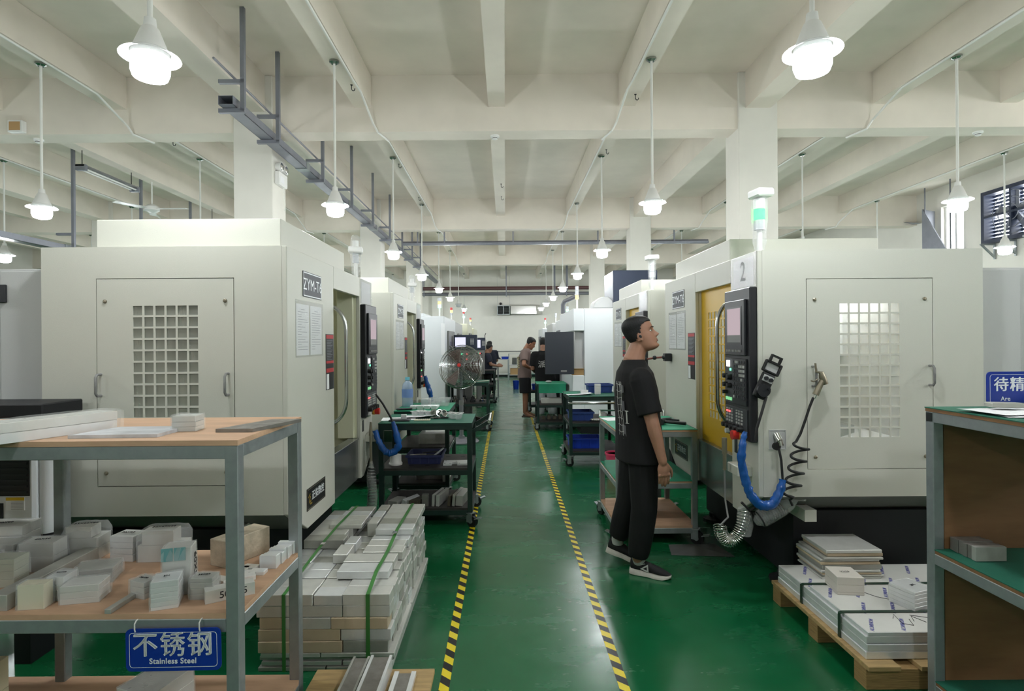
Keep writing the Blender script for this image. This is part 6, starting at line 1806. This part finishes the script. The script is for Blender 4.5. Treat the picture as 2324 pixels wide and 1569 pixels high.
    for s in ('r', 'l'):
        h, k, a = V('hip_' + s), V('knee_' + s), V('ankle_' + s)
        wd = wear.get('leg_width', (.108, .088, .066))
        if fr < .6: tr.tube([h + Vector((0, 0, .02)), h.lerp(k, .5), h.lerp(k, fr * 2)], [wd[0], wd[0] * .97, wd[0] * .95], 20)
        else:
            limb(tr, [h, k], [wd[0], wd[1]])
            tr.tube([k, k.lerp(a, .5), k.lerp(a, .86), a + Vector((0, 0, .012))], [wd[1], wd[1] * .95, wd[2] * 1.10, wd[2] * .98], 20); tr.ball(k, wd[1], 14, 8)
    fuse(tr, 'trousers' if fr > .6 else 'shorts', wear['trousers'], root, max(.006, voxel), 5)
    # shoes
    for s in ('r', 'l'):
        a, toe, heel = V('ankle_' + s), V('toe_' + s), V('heel_' + s)
        d = toe - heel; ln = d.length; d.normalize()
        up_ = Vector((0, 0, 1)); up_ = (up_ - d * up_.dot(d)).normalized(); sd = d.cross(up_)
        prof = [(0.0, .022, .0), (.06, .034, .0), (.25, .036, .0), (.45, .035, .002), (.65, .044, .0), (.82, .042, .002), (.95, .026, .008), (1.0, .010, .014)]
        def shell(z0f, z1f, grow):
            vs = []; N2 = 8
            for u, w_, lift in prof:
                c = heel + d * (ln * u)
                z0, z1 = z0f(u) + lift, z1f(u)
                w2 = w_ + grow
                vs += [c + sd * (-w2) + up_ * z0, c + sd * w2 + up_ * z0, c + sd * (w2 * 1.0) + up_ * (z0 + (z1 - z0) * .5), c + sd * (w2 * .72) + up_ * (z0 + (z1 - z0) * .88), c + up_ * z1, c - sd * (w2 * .72) + up_ * (z0 + (z1 - z0) * .88), c - sd * w2 + up_ * (z0 + (z1 - z0) * .5)]
            N2 = 7; fs = []
            for i in range(len(prof) - 1):
                for j in range(N2): fs.append((i * N2 + j, i * N2 + (j + 1) % N2, (i + 1) * N2 + (j + 1) % N2, (i + 1) * N2 + j))
            fs.append(tuple(range(N2 - 1, -1, -1))); fs.append(tuple((len(prof) - 1) * N2 + j for j in range(N2)))
            return MB().add(vs, fs)
        if wear.get('bare_feet'):
            shell(lambda u: 0.0, lambda u: .018, .004).build('sandal', M_('sandal_brown', srgb(70, 48, 38), .6), root)
            continue
        h_up = lambda u: (.105 - .01 * abs(u - .1) * 2) if u < .3 else (.105 - (u - .3) * .095 if u < .95 else .034)
        shoe = shell(lambda u: .020, h_up, .0).build('shoe', wear['shoe'], root, smooth=2)
        sub = shoe.modifiers.new('s', 'SUBSURF'); sub.levels = 1; sub.render_levels = 1
        so = shell(lambda u: 0.0 + .003 * (u > .9), lambda u: .042 - .012 * min(1, u * 1.2), .005).build('sole', wear.get('sole', SOLEW), shoe, smooth=.9)
        if detail:
            c = heel + d * (ln * .40) + up_ * .052; sgn = 1 if s == 'r' else -1
            off = sd * (sgn * .041)
            tri = [c - d * .032 + up_ * -.004, c + d * .026 - up_ * .020, c + d * .020 + up_ * .034]
            cc = (tri[0] + tri[1] + tri[2]) / 3
            inner = [cc + (p - cc) * .45 for p in tri]
            MB().add([p + off for p in tri] + [p + off for p in inner], [(i, (i + 1) % 3, 3 + (i + 1) % 3, 3 + i) for i in range(3)]).build('logo', PRINTW, shoe)
            MB().tube([c + off * .93 - d * .035 + up_ * .032, c + off * .93 - d * .02 + up_ * .026, c + off * .9 + d * .0 + up_ * .034], .003, 6).build('logo_stroke', PRINTW, shoe)
            MB().cyl(a + Vector((0, 0, .01)), heel + d * .06 + up_ * .085, .041, .043, 16).build('sock', wear.get('sock', SOCK), root, smooth=1)
    return root, shirt, V, F, Sd

# ---- the man looking up at the machine (faces the yellow door, his side to the aisle)
J1 = dict(yaw=math.radians(8), head=(.918, 3.90, 1.612), head_yaw=math.radians(-20), head_pitch=math.radians(17), head_scale=1.05,
          neck=(.872, 3.90, 1.432), chest=(.885, 3.90, 1.235), pelvis=(.905, 3.90, .875),
          shoulder_r=(.885, 3.735, 1.318), elbow_r=(.940, 3.675, 1.040), wrist_r=(1.000, 3.665, .795), hand_dir_r=(.10, .02, -1), thumb_r=(1, .15, .1), curl_r=.17,
          shoulder_l=(.865, 4.065, 1.318), elbow_l=(.885, 4.125, 1.050), wrist_l=(.97, 4.115, .80), hand_dir_l=(.12, 0, -1), thumb_l=(1, -.2, .1), curl_l=.3,
          hip_r=(.915, 3.825, .82), knee_r=(.915, 3.81, .455), ankle_r=(.878, 3.84, .115), heel_r=(.835, 3.885, .004), toe_r=(1.075, 3.755, .0),
          hip_l=(.895, 3.985, .82), knee_l=(.860, 4.01, .47), ankle_l=(.785, 4.055, .175), heel_l=(.705, 4.09, .075), toe_l=(.945, 4.02, .0))
w1 = dict(skin=SKIN, shirt=TEEBLACK, trousers=TROUS, shoe=SHOEB, hem=.115, sleeve=.80, leg=1.0, leg_width=(.106, .086, .066), hair_top=.010)
p1, sh1, V1, F1, S1 = person('man in black t-shirt and black trousers looking up beside the galvanised trolley', (.90, 3.90, 0), J1, w1, .0042, True)
# print on the back of his shirt: pale lines and letters
def on_back(side, z):
    """a point on the back of the shirt, side in metres from the spine toward his near side"""
    c = V1('chest').lerp(V1('pelvis'), (1.235 - z) / .36)
    w_ = .203; d_ = .138
    k = max(0.0, 1 - (abs(side) / w_) ** 2.3) ** (1 / 2.3)
    return c - F1 * (d_ * k + .0035) - S1 * side
pr = MB()
for k in range(9):
    z = 1.28 - k * .045
    pr.tube([on_back(.015 + .01 * q, z + .004 * math.sin(q + k)) for q in range(8)], .0016, 4)
for s_ in (.03, .065, .085):
    pr.tube([on_back(s_ + .006 * math.sin(q * 1.3), 1.30 - q * .045) for q in range(9)], .0016, 4)
pr.build('back_print', PRINTW, sh1)['kind'] = 'stuff'
pg_ = MB()
for z0, z1 in ((1.22, 1.285), (1.10, 1.18), (.93, 1.02)):
    pg_.add([on_back(.07, z1), on_back(.11, z1 - .01), on_back(.11, z0 + .01), on_back(.075, z0)], [(0, 1, 2, 3)])
pg_.build('print_patch', PRINTG, sh1)['kind'] = 'stuff'
li = MB()
li.tube([on_back(.125, 1.105), on_back(.125, 1.03)], .005, 6).tube([on_back(.112, 1.108), on_back(.138, 1.108)], .0028, 6).tube([on_back(.112, 1.028), on_back(.138, 1.028)], .0028, 6)
li.build('print_letter', PRINTW, sh1)

# ---- the man in taupe with his hand on his hip
J2 = dict(yaw=math.radians(4), head=(.535, 12.08, 1.535), head_yaw=math.radians(-4), head_pitch=math.radians(-30), head_scale=1.05,
          neck=(.445, 12.08, 1.415), chest=(.395, 12.08, 1.235), pelvis=(.40, 12.08, .84),
          shoulder_r=(.395, 11.88, 1.335), elbow_r=(.375, 11.70, 1.10), wrist_r=(.485, 11.84, 1.03), hand_dir_r=(.8, .55, -.25), thumb_r=(0, -.2, 1), curl_r=.5,
          shoulder_l=(.395, 12.28, 1.335), elbow_l=(.43, 12.44, 1.10), wrist_l=(.62, 12.40, 1.05), hand_dir_l=(1, 0, -.2), thumb_l=(0, 0, 1), curl_l=.5,
          hip_r=(.40, 11.98, .80), knee_r=(.405, 11.97, .47), ankle_r=(.395, 11.97, .09), heel_r=(.335, 11.98, .0), toe_r=(.585, 11.90, .0),
          hip_l=(.41, 12.18, .80), knee_l=(.43, 12.19, .47), ankle_l=(.42, 12.20, .09), heel_l=(.36, 12.21, .0), toe_l=(.62, 12.20, .0))
w2 = dict(skin=SKIN2, shirt=TEETAUPE, trousers=M_('black_shorts', srgb(20, 20, 23), .85), shoe=SHOEB, hem=.05, sleeve=.72, leg=.46, leg_width=(.125, .09, .07), bare_feet=True, hair_top=.002)
p2, sh2, V2, F2, S2 = person('man in taupe t-shirt and black shorts with a hand on his hip', (.40, 12.08, 0), J2, w2, .009)
pt = MB()
for k in range(7):
    z = 1.30 - k * .045
    c = V2('chest').lerp(V2('pelvis'), max(0, (1.235 - z) / .395))
    pt.cbox(*(c - F2 * .128 - S2 * .085), .02, .085, .03, rot=(0, 0, .5))
pt.build('back_print', M_('khaki_print', srgb(176, 168, 132), .7), sh2)['kind'] = 'stuff'

# ---- the man seen from behind beside the dark door
J3 = dict(yaw=math.radians(80), head=(.775, 11.66, 1.52), head_yaw=math.radians(75), head_pitch=math.radians(-12), head_scale=1.0,
          neck=(.77, 11.62, 1.375), chest=(.77, 11.60, 1.20), pelvis=(.80, 11.60, .82),
          shoulder_r=(.955, 11.60, 1.30), elbow_r=(1.0, 11.66, 1.02), wrist_r=(.98, 11.84, .95), hand_dir_r=(0, 1, 0), thumb_r=(0, 0, 1),
          shoulder_l=(.585, 11.60, 1.30), elbow_l=(.55, 11.62, 1.02), wrist_l=(.60, 11.82, .95), hand_dir_l=(0, 1, 0), thumb_l=(0, 0, 1),
          hip_r=(.88, 11.60, .78), knee_r=(.93, 11.58, .44), ankle_r=(.95, 11.60, .09), heel_r=(.95, 11.55, 0), toe_r=(.99, 11.80, 0),
          hip_l=(.72, 11.60, .78), knee_l=(.70, 11.58, .44), ankle_l=(.68, 11.60, .09), heel_l=(.68, 11.55, 0), toe_l=(.66, 11.80, 0))
w3 = dict(skin=SKIN, shirt=TEEBLACK, trousers=GREYTR, shoe=SOLEW, hem=.08, sleeve=.8, leg=1.0, leg_width=(.105, .10, .085), hair_top=.012)
p3, sh3, V3, F3, S3 = person('man in black t-shirt with white back print standing behind the dark door', (.80, 11.60, 0), J3, w3, .009)
c = V3('chest').lerp(V3('pelvis'), .25) - F3 * .142
text('\u6d3e', .15, PRINTW, sh3, tuple(c + Vector((-.03, 0, 0))), (PI / 2, 0, math.radians(-10)), bold=.01, depth=.004)

# ---- the operators at the far consoles
def operator(label, x, y, yaw, h, shirt):
    s = h / 1.7
    f = Vector((math.cos(yaw), math.sin(yaw), 0)); d = Vector((-math.sin(yaw), math.cos(yaw), 0))
    B = Vector((x, y, 0))
    P = lambda a, b, z: tuple(B + f * a * s + d * b * s + Vector((0, 0, z * s)))
    J = dict(yaw=yaw, head=P(.06, 0, 1.56), head_yaw=yaw, head_pitch=math.radians(-16), head_scale=.98, neck=P(.0, 0, 1.41), chest=P(0, 0, 1.23), pelvis=P(0, 0, .86),
             shoulder_r=P(0, -.19, 1.33), elbow_r=P(.08, -.24, 1.07), wrist_r=P(.30, -.16, 1.02), hand_dir_r=tuple(f), thumb_r=(0, 0, 1),
             shoulder_l=P(0, .19, 1.33), elbow_l=P(.08, .24, 1.07), wrist_l=P(.30, .16, 1.02), hand_dir_l=tuple(f), thumb_l=(0, 0, 1),
             hip_r=P(0, -.09, .82), knee_r=P(.02, -.10, .46), ankle_r=P(0, -.10, .1), heel_r=P(-.06, -.10, 0), toe_r=P(.20, -.12, 0),
             hip_l=P(0, .09, .82), knee_l=P(.02, .10, .46), ankle_l=P(0, .10, .1), heel_l=P(-.06, .10, 0), toe_l=P(.20, .12, 0))
    return person(label, (x, y, 0), J, dict(skin=SKIN, shirt=shirt, trousers=TROUS, shoe=SHOEB, hem=.08, sleeve=.75, leg=1.0, leg_width=(.105, .088, .07), hair_top=.012), .012)
operator('operator in navy t-shirt with hands forward at the far console', -.50, 15.7, .15, 1.52, TEENAVY)
operator('operator in navy t-shirt facing the white display near the end wall', -.47, 17.15, math.radians(100), 1.60, TEENAVY)
